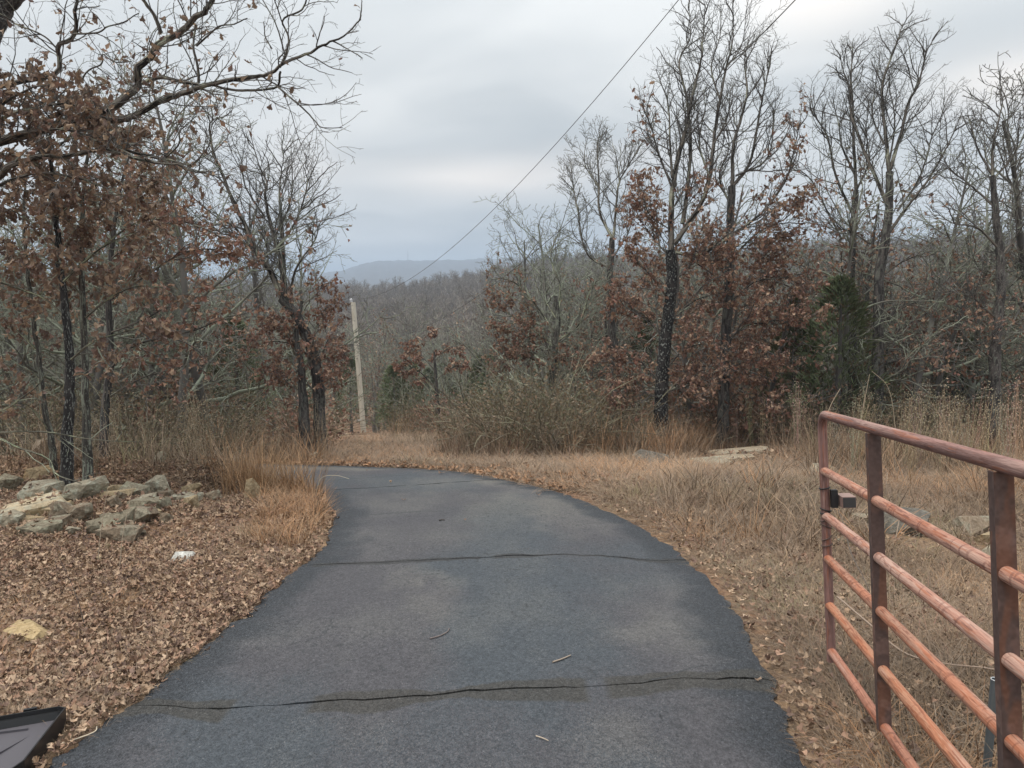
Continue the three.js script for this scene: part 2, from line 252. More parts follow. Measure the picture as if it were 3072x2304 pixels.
// far land: the plain behind the first hill and two wooded ridges
const RIDGE_AZ = [-60, -33.4, -24, -15.3, -12.4, -11.5, -10.6, -9.8, -4.5, 2.8, 11.2, 19.2, 26.4, 33.2, 60], RIDGE_EL = [-0.1, -0.12, 0.09, 0.61, 0.98, 1.27, 1.56, 1.7, 1.77, 2.04, 2.24, 2.52, 2.48, 2.25, 1.8];
const forestFar = new THREE.MeshStandardMaterial({ roughness: 1, map: tex(512, 512, (u, v) => mixc([92, 84, 78], [58, 56, 52], min(1, max(0, tfbm(u, v, 40, 4, 90) * 1.8 - 0.4))), true) });
function ridge(name, label, r0, r1, r2, elOf, seed) {
  const NA = 420, NR = 46, p = [], uv = [], idx = [];
  for (let j = 0; j <= NR; j++) { const r = lerp(r0, r2, j / NR); for (let i = 0; i <= NA; i++) { const az = lerp(-58, 58, i / NA), a = az * PI / 180, top = 1.6 + r1 * Math.tan(elOf(az) * PI / 180); const y = lerp(-22, top, sstep(r0 + (r1 - r0) * 0.35, r1, r)) + (fbm(a * 90, r * 0.012, 4, seed) - 0.5) * 16 * sstep(r0, r1, r) * (r < r1 ? 1 : 0.25) + (vn(a * r1 / 9, r / 14, seed + 5) - 0.5) * 5; p.push(r * sin(a), y - (r > r1 ? (r - r1) * 0.04 : 0), -r * cos(a)); uv.push(a * r1 / 160, r / 160); } }
  for (let j = 0; j < NR; j++) for (let i = 0; i < NA; i++) { const a = j * (NA + 1) + i, b = a + NA + 1; idx.push(a, a + 1, b, a + 1, b + 1, b); }
  const g = new THREE.BufferGeometry(); g.setAttribute('position', new THREE.Float32BufferAttribute(p, 3)); g.setAttribute('uv', new THREE.Float32BufferAttribute(uv, 2)); g.setIndex(idx); g.computeVertexNormals();
  return structure(name, g, forestFar, label);
}
ridge('distant_ridge', 'flat-topped wooded ridge fading into blue haze', 440, 3000, 3500, (az) => interp(RIDGE_AZ, RIDGE_EL, az), 95);
ridge('farther_ridge', 'low faint ridge behind the flat-topped one', 3600, 5600, 6000, (az) => 0.55 + 0.5 * sin(az * 0.09 + 1.2) * 0.6 + 0.35 * sstep(-30, -12, az), 97);

// ---------------------------------------------------------------- rusty pipe gate
const rustTex = (base, alt, dark, seed, arcs) => tex(1024, 256, (u, v) => {   // u along 2 m of pipe, v once around
  const n = tfbm(u, v, 10, 4, seed), f = tfbm(u, v, 90, 2, seed + 1);
  let c = mixc(base, alt, sstep(0.35, 0.65, n)); c = mixc(c, [176, 150, 138], sstep(0.56, 0.7, tfbm(u, v, 5, 4, seed + 4)) * 0.45); c = mixc(c, [150, 84, 54], sstep(0.58, 0.68, tfbm(u, v, 14, 4, seed + 5)) * 0.5); c = mixc(c, dark, sstep(0.62, 0.72, tfbm(u, v, 26, 3, seed + 2)) * 0.55);
  for (const a of arcs) {   // rubbed crescents across the pipe
    let du = abs(u - a[0]); if (du > 0.5) du = 1 - du; let dv = abs(v - a[1]); if (dv > 0.5) dv = 1 - dv;
    if (du > 0.03 || dv > a[2]) continue; const bend = a[3] * (1 - (dv / a[2]) ** 2) * 0.006, q = abs((u - a[0]) - bend);
    c = mixc(c, dark, (1 - sstep(a[4] * 0.5, a[4], q)) * (0.2 + 0.9 * f) * a[5] * sstep(a[2], a[2] * 0.6, dv));
  }
  const s = (f - 0.5) * 26; return [c[0] + s, c[1] + s, c[2] + s].map((q) => min(255, max(0, q)));
}, true);
function arcsOf(seed, n) { const r = rngOf(seed), out = []; let u = 0; while (out.length < n) { u = (u + (r() < 0.25 ? 0.03 + r() * 0.08 : 0.003 + r() * 1.4 / n)) % 1; out.push([u, r(), 0.12 + r() * 0.2, r() < 0.8 ? 1 : -1, 0.0014 + r() * r() * 0.005, 0.25 + 0.6 * r()]); } return out; }
const pipeBump = tex(512, 256, (u, v) => grey(tfbm(u, v, 60, 3, 140)));
const pipeMat = (map) => new THREE.MeshStandardMaterial({ map, bumpMap: pipeBump, bumpScale: 0.0012, roughness: 0.78, metalness: 0.0 });
const rustTop = pipeMat(rustTex([136, 102, 94], [116, 88, 82], [92, 62, 54], 100, arcsOf(5, 5)));
const rustRails = [pipeMat(rustTex([178, 136, 116], [164, 116, 96], [98, 62, 54], 110, arcsOf(6, 120))), pipeMat(rustTex([180, 146, 130], [170, 126, 108], [108, 72, 62], 116, arcsOf(7, 55))), pipeMat(rustTex([170, 114, 88], [158, 118, 98], [106, 62, 46], 122, arcsOf(8, 90))), pipeMat(rustTex([174, 116, 86], [164, 118, 92], [112, 62, 42], 128, arcsOf(9, 45))), pipeMat(rustTex([164, 112, 92], [148, 102, 82], [100, 60, 46], 134, arcsOf(10, 75)))];
const channelMat = pipeMat(tex(512, 512, (u, v) => { const n = tfbm(u, v, 6, 5, 145), s = tfbm(u * 1, v * 0.25, 32, 3, 146), f = tfbm(u, v, 120, 2, 147); let c = mixc([88, 68, 62], [70, 56, 52], n); c = mixc(c, [118, 74, 52], sstep(0.56, 0.72, s) * 0.55); c = mixc(c, [128, 100, 90], sstep(0.6, 0.7, tfbm(u, v, 18, 4, 148)) * 0.4); const q = (f - 0.5) * 22; return [c[0] + q, c[1] + q, c[2] + q]; }, true));
{
  const P0 = V(1.4897, 0.9859, -3.6559), A = V(-0.11655, 0.07476, 0.77112).normalize(), B = V(0.04892, -0.99340, 0.10371).normalize(), S = V().crossVectors(A, B).normalize();   // along, down, across
  const F = [0, 0.2389, 0.4258, 0.6071, 0.8053, 1], LEN = 3.66, HGT = 1.15;
  const gate = thing('pipe_gate', 'rusty orange six-rail steel pipe gate standing open beside the driveway', 'gate', P0.toArray());
  const at = (a, b, s = 0) => V().addScaledVector(A, a).addScaledVector(B, b * HGT).addScaledVector(S, s);
  const pipe = (pts, r, mat, name, seg) => { const m = new Mesher(); m.tube(pts, pts.map(() => r), 20, () => [1, 1, 1], true); const g = m.geo(), uv = g.attributes.uv; for (let k = 0; k < uv.count; k++) { const around = uv.getX(k); uv.setXY(k, uv.getY(k) / 2, around); } return part(gate, name, g, mat); };
  const R0 = 0.0212, bend = 0.075, frame = [at(0, 1.045), at(0, 0.9), at(0, 0.6), at(0, 0.3)];
  for (let k = 0; k <= 10; k++) { const t = k / 10 * PI / 2; frame.push(at(bend - bend * cos(t), (bend - bend * sin(t)) / HGT)); }
  for (let k = 1; k <= 24; k++) frame.push(at(bend + (LEN - bend * 2) * k / 24, 0));
  for (let k = 1; k <= 10; k++) { const t = k / 10 * PI / 2; frame.push(at(LEN - bend + bend * sin(t), (bend - bend * cos(t)) / HGT)); }
  frame.push(at(LEN, 0.5), at(LEN, 1.045));
  pipe(frame, R0, rustTop, 'frame').userData.label = 'brown-red bent pipe frame of the gate';
  for (let k = 1; k < 6; k++) { const pts = []; for (let i = 0; i <= 30; i++) pts.push(at(LEN * i / 30, F[k] + (k === 2 ? 0.002 : 0), 0)); pipe(pts, 0.0205, rustRails[k - 1], 'rail'); }
  // uprights: U channels that the rails pass through, open side away from the drive's entrance
  const basis = new THREE.Matrix4().makeBasis(A, B, S);
  for (const a of [0.79, 1.807, 2.83]) {
    const sh = new THREE.Shape(); const w = 0.0225, t = 0.005, fl = 0.024; [[0, -w], [t, -w], [t, w], [0, w], [-fl, w], [-fl, w - t], [0, w - t], [0, -w + t], [-fl, -w + t], [-fl, -w]].forEach(([x, y], k) => (k ? sh.lineTo(x, y) : sh.moveTo(x, y)));
    const g = new THREE.ExtrudeGeometry(sh, { depth: HGT + 0.012 - R0 * 0.9, bevelEnabled: true, bevelSize: 0.0012, bevelThickness: 0.0012, bevelSegments: 1 });
    // shape x -> along, shape y -> across, extrusion -> down
    const m4 = new THREE.Matrix4().makeBasis(A, S.clone().negate(), B); g.applyMatrix4(m4); g.translate(...V().addScaledVector(A, a).addScaledVector(B, R0 * 0.9).toArray());
    part(gate, 'upright', boxUV(g, 0.8), channelMat).userData.label = 'dark brown steel channel upright';
  }
  // weld beads where rails meet the end pipe
  // lock box strapped to the end pipe, rings of old wire below it
  const boxM = new THREE.Matrix4().makeBasis(A, B, S);
  const blackMat = std([0.012, 0.012, 0.013], 0.5), boxFront = std([0.05, 0.05, 0.052], 0.35, { metalness: 0.2 });
  const put = (name, sx, sy, sz, a, b, s, mat, parent = gate) => { const g = new THREE.BoxGeometry(sx, sy, sz, 1, 1, 1); g.applyMatrix4(boxM); g.translate(...at(a, b, s).toArray()); return part(parent, name, g, mat); };
  const bracket = put('bracket', 0.03, 0.085, 0.03, 0.025, 0.352, 0.035, blackMat); bracket.userData.label = 'black strap bracket on the end pipe';
  const lock = put('lock_box', 0.11, 0.052, 0.062, 0.03, 0.36, 0.088, std([0.3, 0.2, 0.17], 0.7)); lock.userData.label = 'small steel box with a black end plate beside the end pipe';
  put('end_plate', 0.004, 0.046, 0.056, 0.0875, 0.36, 0.088, boxFront, lock);
  const ring = (b, r, tilt, mat, name) => { const g = new THREE.TorusGeometry(r, 0.0032, 6, 24); g.rotateX(PI / 2 + tilt); g.applyMatrix4(new THREE.Matrix4().makeBasis(A, B, S)); g.translate(...at(0, b).toArray()); part(gate, name, g, mat); };
  for (const [b, t] of [[0.31, 0.15], [0.402, -0.3], [0.412, 0.25]]) ring(b, R0 + 0.0035, t, blackMat, 'tie_strap');
  const wireMat = std([0.09, 0.06, 0.05], 0.8); for (const [b, t] of [[0.44, 0.5], [0.47, -0.4], [0.52, 0.45], [0.55, 0.2]]) ring(b, R0 + 0.004, t, wireMat, 'wire_loop');
  { const m = new Mesher(), c = new THREE.CatmullRomCurve3([at(0.03, 0.4, 0.05), at(0.12, 0.44, 0.05), at(0.3, 0.52, 0.03), at(0.42, 0.62, 0.06), at(0.45, 0.75, 0.09)]); const q = c.getPoints(24); m.tube(q, q.map(() => 0.0022), 6, () => [1, 1, 1]); part(gate, 'loose_wire', m.geo(), std([0.2, 0.16, 0.13], 0.7)); }
  // hinge post that carries the gate
  const hx = P0.x + A.x * (LEN + 0.11), hz = P0.z + A.z * (LEN + 0.11), hy = gy(hx, -hz);
  const post = thing('gate_post', 'heavy rusty pipe post that the open gate hangs on', 'post', [hx, hy - 0.2, hz]);
  { const m = new Mesher(); const q = [V(0, 0, 0), V(0, 0.8, 0), V(0, 1.75, 0)]; m.tube(q, [0.057, 0.057, 0.057], 20, () => [1, 1, 1], true); part(post, 'pipe', m.geo(), rustTop); for (const y of [0.62, 1.5]) { const g = new THREE.BoxGeometry(0.09, 0.04, 0.03); g.translate(-A.x * 0.07, y, -A.z * 0.07); part(post, 'hinge', boxUV(g), channelMat); } }
}
// galvanised pipe stub standing in the grass by the gate
{
  const y0 = gy(1.84, 2.78), top = V(1.819, 0.129, -2.735), base = V(1.845, y0 - 0.1, -2.78), t = thing('pipe_stub', 'open-topped blue-grey galvanised pipe stub in the grass behind the gate', 'pipe', base.toArray());
  const q = [V(0, 0, 0), V().subVectors(top, base)], m = new Mesher(); m.tube([q[0], q[1].clone().multiplyScalar(0.5), q[1]], [0.0152, 0.0152, 0.0152], 20, () => [1, 1, 1]); m.tube([q[1], q[1].clone().multiplyScalar(0.5)], [0.0125, 0.0125], 20, () => [1, 1, 1]);
  part(t, 'tube', m.geo(), new THREE.MeshStandardMaterial({ map: tex(128, 256, (u, v) => mixc([96, 112, 124], [128, 138, 142], tfbm(u, v, 8, 4, 150)), true), roughness: 0.45, metalness: 0.55, side: THREE.DoubleSide }));
  const rim = new THREE.TorusGeometry(0.0138, 0.0022, 8, 24); rim.rotateX(PI / 2); rim.translate(...q[1].toArray()); part(t, 'rim', rim, std([0.5, 0.52, 0.53], 0.4, { metalness: 0.5 }));
}
// black plastic cover lying open side up at the road edge
{
  const pts = [[-2.24, 2.86], [-2.30, 3.0], [-2.17, 3.04], [-1.965, 3.13], [-1.925, 3.12], [-1.91, 3.04], [-1.845, 2.71], [-1.88, 2.5], [-1.98, 2.44], [-2.06, 2.56], [-2.13, 2.78]];
  const cx = -2.05, cd = 2.85, y0 = gy(cx, cd) + 0.03, t = thing('plastic_cover', 'black plastic tray-like cover lying open side up at the lower left road edge', 'cover', [cx, y0, -cd]);
  const loc = pts.map(([x, d]) => [x - cx, d - cd]), tilt = (x, d) => slopeY(cd + d) - slopeY(cd) + 0.03 * (d + 0.3);
  const inset = (q, k) => { const n = loc.length, a = loc[(k + n - 1) % n], b = loc[(k + 1) % n]; const ex = b[0] - a[0], ey = b[1] - a[1], L = hypot(ex, ey); return [loc[k][0] + ey / L * q, loc[k][1] - ex / L * q]; };
  const rings = (q0, h0, q1, h1) => { const m = new Mesher(true), I = new THREE.Matrix4(), n = loc.length; for (let k = 0; k < n; k++) { const k2 = (k + 1) % n, a = inset(q0, k), b = inset(q0, k2), c = inset(q1, k2), e = inset(q1, k); const P = (w, h) => [w[0], tilt(...w) + h, -w[1]]; m.add([...P(a, h0), ...P(b, h0), ...P(c, h1), ...P(e, h1)], [0, 1, 2, 0, 2, 3], I, [1, 1, 1]); } return m.geo(); };
  const rimMat = std([0.011, 0.011, 0.012], 0.42), floorMat = std([0.085, 0.08, 0.09], 0.38);
  const merged = mergeGeometries([rings(0, 0.055, 0.004, -0.03), rings(0, 0.055, 0.006, 0.055), rings(0.006, 0.055, 0.008, 0.038), rings(0.008, 0.038, 0.016, 0.038), rings(0.016, 0.038, 0.03, 0.006)]);
  part(t, 'rim', merged, rimMat);
  { const m = new Mesher(true), n = loc.length, c = [-0.02, 0.02], I = new THREE.Matrix4(); for (let k = 0; k < n; k++) { const a = inset(0.029, k), b = inset(0.029, (k + 1) % n), P = (w) => [w[0], tilt(...w) + 0.007, -w[1]]; m.add([...P(c), ...P(a), ...P(b)], [0, 1, 2], I, [1, 1, 1]); } part(t, 'floor', m.geo(), floorMat); }
  for (const [x0, d0, x1, d1, w] of [[0.06, 0.16, -0.03, -0.25, 0.007], [-0.2, 0.1, 0.02, 0.17, 0.006]]) { const L = hypot(x1 - x0, d1 - d0), g = new THREE.BoxGeometry(w * 2, 0.012, L); g.rotateY(Math.atan2(x1 - x0, -(d1 - d0))); const mx = (x0 + x1) / 2, md = (d0 + d1) / 2; g.rotateX(-0.09 - 0.03); g.translate(mx, tilt(mx, md) + 0.011, -md); part(t, 'rib', g, floorMat); }
  for (const [x, d] of [[-0.16, 0.185], [-0.02, 0.255]]) { const g = new THREE.BoxGeometry(0.05, 0.016, 0.014); g.rotateY(0.42); g.translate(x, tilt(x, d) + 0.05, -d); part(t, 'latch', g, rimMat); }
}
// leaning utility pole and its two wires
{
  const base = V(-6.425, gy(-6.425, 32.92) - 0.25, -32.92), top = V(-6.846, 0.876, -33.379);
  const pole = thing('utility_pole', 'pale weathered wooden utility pole leaning left beyond the bend', 'pole', base.toArray());
  const m = new Mesher(), dir = V().subVectors(top, base), q = []; for (let k = 0; k <= 10; k++) q.push(dir.clone().multiplyScalar(k / 10)); m.tube(q, q.map((_, k) => 0.122 - 0.0025 * k), 16, () => [1, 1, 1], true);
  const g = m.geo(), uv = g.attributes.uv; for (let k = 0; k < uv.count; k++) uv.setXY(k, uv.getX(k), uv.getY(k) / 3);
  part(pole, 'shaft', g, new THREE.MeshStandardMaterial({ map: tex(256, 512, (u, v) => { const n = tfbm(u * 4 % 1, v * 0.25, 32, 4, 160), s = tfbm(u, v, 6, 3, 161); return mixc(mixc([214, 208, 194], [186, 178, 162], n), [160, 150, 134], sstep(0.55, 0.8, s) * 0.5); }, true), roughness: 0.9 }));
  const ins = new THREE.LatheGeometry([[0, 0], [0.05, 0], [0.07, 0.05], [0.05, 0.09], [0.07, 0.12], [0.03, 0.18], [0, 0.19]].map(([a, b]) => new THREE.Vector2(a, b)), 14); ins.translate(dir.x - 0.09, dir.y - 0.02, dir.z); part(pole, 'insulator', ins, std([0.6, 0.6, 0.62], 0.3));
  const br = new THREE.BoxGeometry(0.2, 0.05, 0.05); br.translate(dir.x * 0.765 + 0.2, dir.y * 0.765, dir.z * 0.765 + 0.1); part(pole, 'bracket', br, std([0.55, 0.55, 0.55], 0.5));
  const tagp = new THREE.BoxGeometry(0.16, 0.03, 0.03); tagp.rotateZ(0.2); tagp.translate(dir.x * 0.16 - 0.1, dir.y * 0.16, dir.z * 0.16 + 0.15); part(pole, 'ground_clamp', tagp, std([0.75, 0.75, 0.75], 0.6));
  const step = std([0.05, 0.05, 0.05], 0.8); for (const f of [0.6, 0.72, 0.8]) { const b = new THREE.CylinderGeometry(0.018, 0.018, 0.05, 8); b.rotateX(PI / 2); b.translate(dir.x * f, dir.y * f, dir.z * f + 0.135); part(pole, 'bolt', b, step); }
  const wire = (name, label, a, b, sag, r) => { const pts = []; for (let k = 0; k <= 90; k++) { const t = k / 90; pts.push(V(lerp(a.x, b.x, t), lerp(a.y, b.y, t) - 4 * sag * t * (1 - t), lerp(a.z, b.z, t))); } const w = new Mesher(); w.tube(pts, pts.map(() => r), 6, () => [1, 1, 1]); solo(name, w.geo(), std([0.1, 0.1, 0.1], 0.6), label, 'wire'); };
  wire('power_line', 'upper power line running from the pole top up across the sky', V(-6.94, 1.0, -33.38), V(10.94, 17.49, 9), 3.99, 0.0058);
  wire('power_line', 'lower power line sagging from the pole bracket through the right-hand oaks', V(-6.5, -0.53, -33.1), V(9.38, 13.68, 9), 3.5, 0.0055);
}
// mast on the far ridge
{
  const a = -7.6 * PI / 180, r = 3060, y = 1.6 + 3000 * Math.tan(1.70 * PI / 180) - 6, t = thing('radio_mast', 'thin radio mast standing on the distant blue ridge', 'mast', [r * sin(a), y, -r * cos(a)]);
  const m = new Mesher(); for (const [x, z] of [[-1, -0.6], [1, -0.6], [0, 1.1]]) m.tube([V(x, 0, z), V(x * 0.7, 24, z * 0.7), V(x * 0.3, 50, z * 0.3)], [0.5, 0.45, 0.35], 4, () => [1, 1, 1]); part(t, 'lattice', m.geo(), std([0.12, 0.1, 0.1], 0.7)); const n = new Mesher(); n.tube([V(0, 49, 0), V(0, 56, 0)], [0.35, 0.25], 5, () => [1, 1, 1]); part(t, 'aerial', n.geo(), std([0.12, 0.1, 0.1], 0.7));
}
const HERO = {
  overhang: { trunk: [[-6.23,-.59,-7.79],[-6.16,0.49,-7.92],[-6.04,1.68,-8.08],[-5.85,2.73,-8.21],[-5.61,3.59,-8.32],[-5.32,4.44,-8.43],[-5.13,4.64,-8.45],[-4.89,5.11,-8.52]], r: [0.17, 0.09], limbs: [
    [[[-5.85,2.73,-8.21],[-5.39,3.02,-8.21],[-4.79,3.2,-8.19],[-4.39,3.27,-8.16],[-4.13,3.33,-8.13],[-4.01,3.38,-8.09],[-3.82,3.52,-8.07],[-3.74,3.66,-8.05],[-3.69,3.77,-8.02],[-3.53,3.87,-7.99],[-3.42,4,-7.97],[-3.24,4.09,-7.94],[-3.07,4.19,-7.91],[-2.95,4.22,-7.88],[-2.87,4.33,-7.85],[-2.79,4.51,-7.83]], 0.062, 0.022, 0.25],
    [[[-3.46,4.07,-7.98],[-3.5,4.21,-7.93],[-3.57,4.34,-7.88],[-3.58,4.45,-7.83]], 0.024, 0.014, 0.1],
    [[[-4.11,3.3,-8.08],[-3.98,3.25,-8.01],[-3.78,3.27,-7.95],[-3.58,3.34,-7.89],[-3.39,3.39,-7.83],[-3.2,3.44,-7.78],[-3.02,3.5,-7.72],[-2.83,3.52,-7.66],[-2.49,3.55,-7.59],[-2.31,3.56,-7.53],[-2.14,3.62,-7.47],[-1.89,3.71,-7.42],[-1.72,3.78,-7.37],[-1.54,3.83,-7.31],[-1.35,3.97,-7.26]], 0.045, 0.006, 0.06],
    [[[-3.65,3.58,-7.92],[-3.46,3.63,-7.87],[-3.29,3.59,-7.82],[-3.14,3.55,-7.76],[-2.98,3.51,-7.71]], 0.026, 0.016, 0.2],
    [[[-2.88,3.51,-7.71],[-2.67,3.45,-7.65],[-2.4,3.43,-7.59],[-2.23,3.46,-7.55],[-2.15,3.57,-7.51]], 0.016, 0.01, 0.05],
    [[[-2.2,3.45,-7.5],[-2.06,3.33,-7.44],[-1.95,3.24,-7.39],[-1.81,3.1,-7.33],[-1.74,3.03,-7.28],[-1.54,3.02,-7.24]], 0.012, 0.004, 0.0],
    [[[-2.14,3.59,-7.41],[-2.06,3.74,-7.38],[-2.05,3.87,-7.35],[-2.09,3.98,-7.31],[-1.91,4.06,-7.27],[-1.86,4.12,-7.23],[-1.81,4.23,-7.19]], 0.014, 0.006, 0.0],
    [[[-3.01,3.53,-7.71],[-3,3.68,-7.69],[-3.03,3.89,-7.69],[-3,4.05,-7.67]], 0.018, 0.008, 0.3],
    [[[-3.03,3.88,-7.75],[-2.84,3.99,-7.67],[-2.65,4.02,-7.57],[-2.43,4.03,-7.47]], 0.012, 0.005, 0.0],
    [[[-2.21,3.76,-7.43],[-2.28,3.89,-7.4],[-2.27,3.99,-7.36]], 0.008, 0.004, 0.0],
    [[[-6.04,2.06,-8.12],[-5.57,2.48,-8.12],[-5.25,2.71,-8.1],[-5.04,2.81,-8.06],[-4.84,2.88,-8.01],[-4.47,2.89,-7.96],[-4.19,2.93,-7.91],[-3.85,2.89,-7.85],[-3.56,2.8,-7.78],[-3.22,2.76,-7.72],[-3.06,2.69,-7.65],[-2.85,2.68,-7.6]], 0.05, 0.006, 0.25],
    [[[-3.42,2.84,-7.82],[-3.24,2.98,-7.74],[-3.17,3.1,-7.65],[-2.98,3.18,-7.56]], 0.012, 0.005, 0.0],
    [[[-3.13,2.75,-7.71],[-3.03,2.84,-7.67],[-2.91,3.01,-7.64],[-2.88,3.12,-7.61],[-2.8,3.19,-7.56]], 0.01, 0.004, 0.0],
    [[[-4.11,3.27,-8.08],[-3.97,3.02,-7.97],[-3.84,2.94,-7.88],[-3.41,2.83,-7.79],[-3.13,2.76,-7.71]], 0.025, 0.01, 0.3],
    [[[-5.61,3.59,-8.32],[-5.1,3.67,-8.28],[-4.66,3.8,-8.25],[-4.63,3.97,-8.22],[-4.51,4.05,-8.18],[-4.42,4.12,-8.14],[-4.35,4.27,-8.1],[-4.32,4.41,-8.07],[-4.28,4.54,-8.04]], 0.035, 0.014, 0.15],
    [[[-4.39,4.09,-8.08],[-4.07,4.08,-7.98],[-3.86,4.12,-7.88],[-3.57,4.18,-7.79]], 0.012, 0.005, 0.15],
    [[[-4.54,3.94,-8.06],[-4.66,4.06,-8.05],[-4.92,4.17,-8.04],[-5.02,4.24,-8.03],[-5.15,4.3,-8.01]], 0.012, 0.006, 0.1],
    [[[-4.35,3.67,-8.13],[-4.28,3.73,-8.08],[-4.11,3.77,-8.02],[-4.05,3.86,-7.97],[-3.89,3.77,-7.9],[-3.7,3.76,-7.84]], 0.012, 0.005, 0.3],
    [[[-5.9,2.73,-8.21],[-5.31,3.22,-8.12],[-4.84,3.35,-7.99],[-4.43,3.38,-7.84],[-4.08,3.28,-7.68]], 0.03, 0.006, 1.5],
    [[[-5.9,2.63,-8.2],[-5.24,3.04,-8.12],[-4.78,3.13,-8.01],[-4.34,3.11,-7.88],[-4.02,2.99,-7.74]], 0.028, 0.006, 1.5],
    [[[-5.73,2.95,-8.14],[-5.16,3.41,-8.06],[-4.8,3.52,-7.94],[-4.49,3.55,-7.81]], 0.024, 0.006, 1.2],
    [[[-5.9,2.39,-8.17],[-5.25,2.62,-8.1],[-4.76,2.72,-8.01],[-4.33,2.66,-7.9],[-3.96,2.54,-7.78]], 0.028, 0.006, 1.5],
  ] },
  trunkA: { trunk: [[-4.92,-.72,-8.27],[-4.91,-.14,-8.35],[-4.88,0.37,-8.41],[-4.89,0.87,-8.48],[-4.94,1.43,-8.55],[-5,1.89,-8.61],[-5.04,2.44,-8.68],[-5.09,3.05,-8.76],[-5.08,3.63,-8.83]], r: [0.068, 0.012], limbs: [
    [[[-4.89,0.77,-8.46],[-4.58,0.98,-8.39],[-4.22,1.09,-8.3],[-3.83,1.19,-8.21]], 0.018, 0.005, 1.0],
    [[[-4.91,1.23,-8.52],[-5.11,1.48,-8.42],[-5.33,1.58,-8.3],[-5.53,1.68,-8.18]], 0.018, 0.005, 1.0],
    [[[-4.96,1.63,-8.57],[-4.63,1.88,-8.5],[-4.27,2.08,-8.43],[-3.97,2.17,-8.34]], 0.018, 0.005, 1.0],
    [[[-5,1.99,-8.62],[-5.2,2.28,-8.51],[-5.35,2.41,-8.37]], 0.016, 0.005, 1.0],
    [[[-5.03,2.34,-8.66],[-4.71,2.59,-8.66],[-4.39,2.74,-8.65],[-4.12,2.68,-8.61]], 0.016, 0.005, 1.0],
    [[[-5.06,2.7,-8.71],[-5.28,2.98,-8.65],[-5.47,3.07,-8.56]], 0.014, 0.005, 1.0],
    [[[-5.08,3.05,-8.76],[-4.76,3.3,-8.75],[-4.44,3.37,-8.73],[-4.22,3.24,-8.68]], 0.014, 0.005, 1.1],
    [[[-5.08,3.2,-8.77],[-5.28,3.44,-8.7],[-5.47,3.49,-8.61]], 0.012, 0.004, 1.1],
    [[[-5.08,3.51,-8.81],[-4.97,3.7,-8.89],[-4.74,3.79,-8.95]], 0.01, 0.004, 1.0],
  ] },
  trunkB: { trunk: [[-5.01,-.82,-8.86],[-5.02,-.21,-8.94],[-5.04,0.33,-9.01],[-5.06,1.15,-9.12],[-5.08,1.91,-9.21],[-5.06,2.67,-9.31],[-4.98,3.37,-9.4],[-4.96,3.64,-9.44]], r: [0.055, 0.01], limbs: [
    [[[-5.06,1.2,-9.12],[-4.76,1.42,-9.08],[-4.4,1.58,-9.04],[-4.05,1.58,-8.97]], 0.016, 0.005, 1.0],
    [[[-5.07,1.47,-9.16],[-5.4,1.74,-9.29],[-5.74,1.86,-9.41]], 0.016, 0.005, 1.0],
    [[[-5.08,1.85,-9.21],[-4.76,2.13,-9.28],[-4.44,2.35,-9.34],[-4.21,2.4,-9.38]], 0.016, 0.005, 1.0],
    [[[-5.07,2.23,-9.26],[-4.88,2.56,-9.37],[-4.64,2.68,-9.45],[-4.39,2.63,-9.51]], 0.014, 0.005, 1.0],
    [[[-5.06,2.61,-9.3],[-5.31,2.89,-9.39],[-5.62,2.95,-9.45]], 0.014, 0.004, 1.0],
    [[[-5.02,2.99,-9.35],[-4.76,3.21,-9.41],[-4.5,3.22,-9.45],[-4.29,3.01,-9.46]], 0.012, 0.004, 1.0],
    [[[-4.98,3.32,-9.39],[-4.82,3.54,-9.47],[-4.62,3.61,-9.53]], 0.01, 0.004, 0.9],
  ] },
  thin: { trunk: [[-5.58,-.82,-9.17],[-5.62,-.33,-9.23],[-5.7,0.12,-9.29],[-5.78,0.8,-9.37],[-5.89,1.58,-9.47],[-5.96,2.36,-9.57],[-5.92,3.04,-9.66]], r: [0.045, 0.01], limbs: [
    [[[-5.78,0.8,-9.37],[-5.96,1.03,-9.3],[-6.12,1.14,-9.22]], 0.014, 0.005, 0.9],
    [[[-5.85,1.36,-9.45],[-5.57,1.64,-9.38],[-5.29,1.69,-9.29]], 0.012, 0.005, 0.9],
    [[[-5.92,1.92,-9.52],[-6.07,2.25,-9.46],[-6.23,2.35,-9.37]], 0.012, 0.005, 1.0],
    [[[-5.74,0.46,-9.33],[-5.84,0.59,-9.15],[-5.98,0.67,-8.95]], 0.01, 0.004, 0.9],
    [[[-5.64,-.16,-9.25],[-5.79,0.15,-9.09],[-5.88,0.24,-8.9]], 0.01, 0.004, 0.7],
  ] },
  reach: { trunk: [[-6.11,-1.17,-11.24],[-6.08,-.34,-11.34],[-6,0.34,-11.43],[-6.02,1.37,-11.56],[-5.97,2.26,-11.68],[-5.84,3.08,-11.78],[-5.71,3.56,-11.85]], r: [0.075, 0.012], limbs: [
    [[[-6.02,0.34,-11.43],[-5.68,0.68,-11.42],[-5.31,0.8,-11.37],[-4.67,0.95,-11.33],[-4.24,1.11,-11.29],[-3.88,1.11,-11.23]], 0.03, 0.006, 1.0],
    [[[-6.02,1.37,-11.56],[-5.41,1.78,-11.57],[-4.84,2.09,-11.56],[-4.34,2.12,-11.51],[-3.91,1.91,-11.43]], 0.026, 0.006, 1.3],
    [[[-5.99,1.99,-11.64],[-5.42,2.4,-11.67],[-4.86,2.53,-11.66],[-4.37,2.33,-11.61],[-4.15,2.12,-11.56]], 0.022, 0.006, 1.3],
    [[[-5.92,2.6,-11.72],[-5.39,2.8,-11.65],[-4.93,2.79,-11.54]], 0.018, 0.005, 1.1],
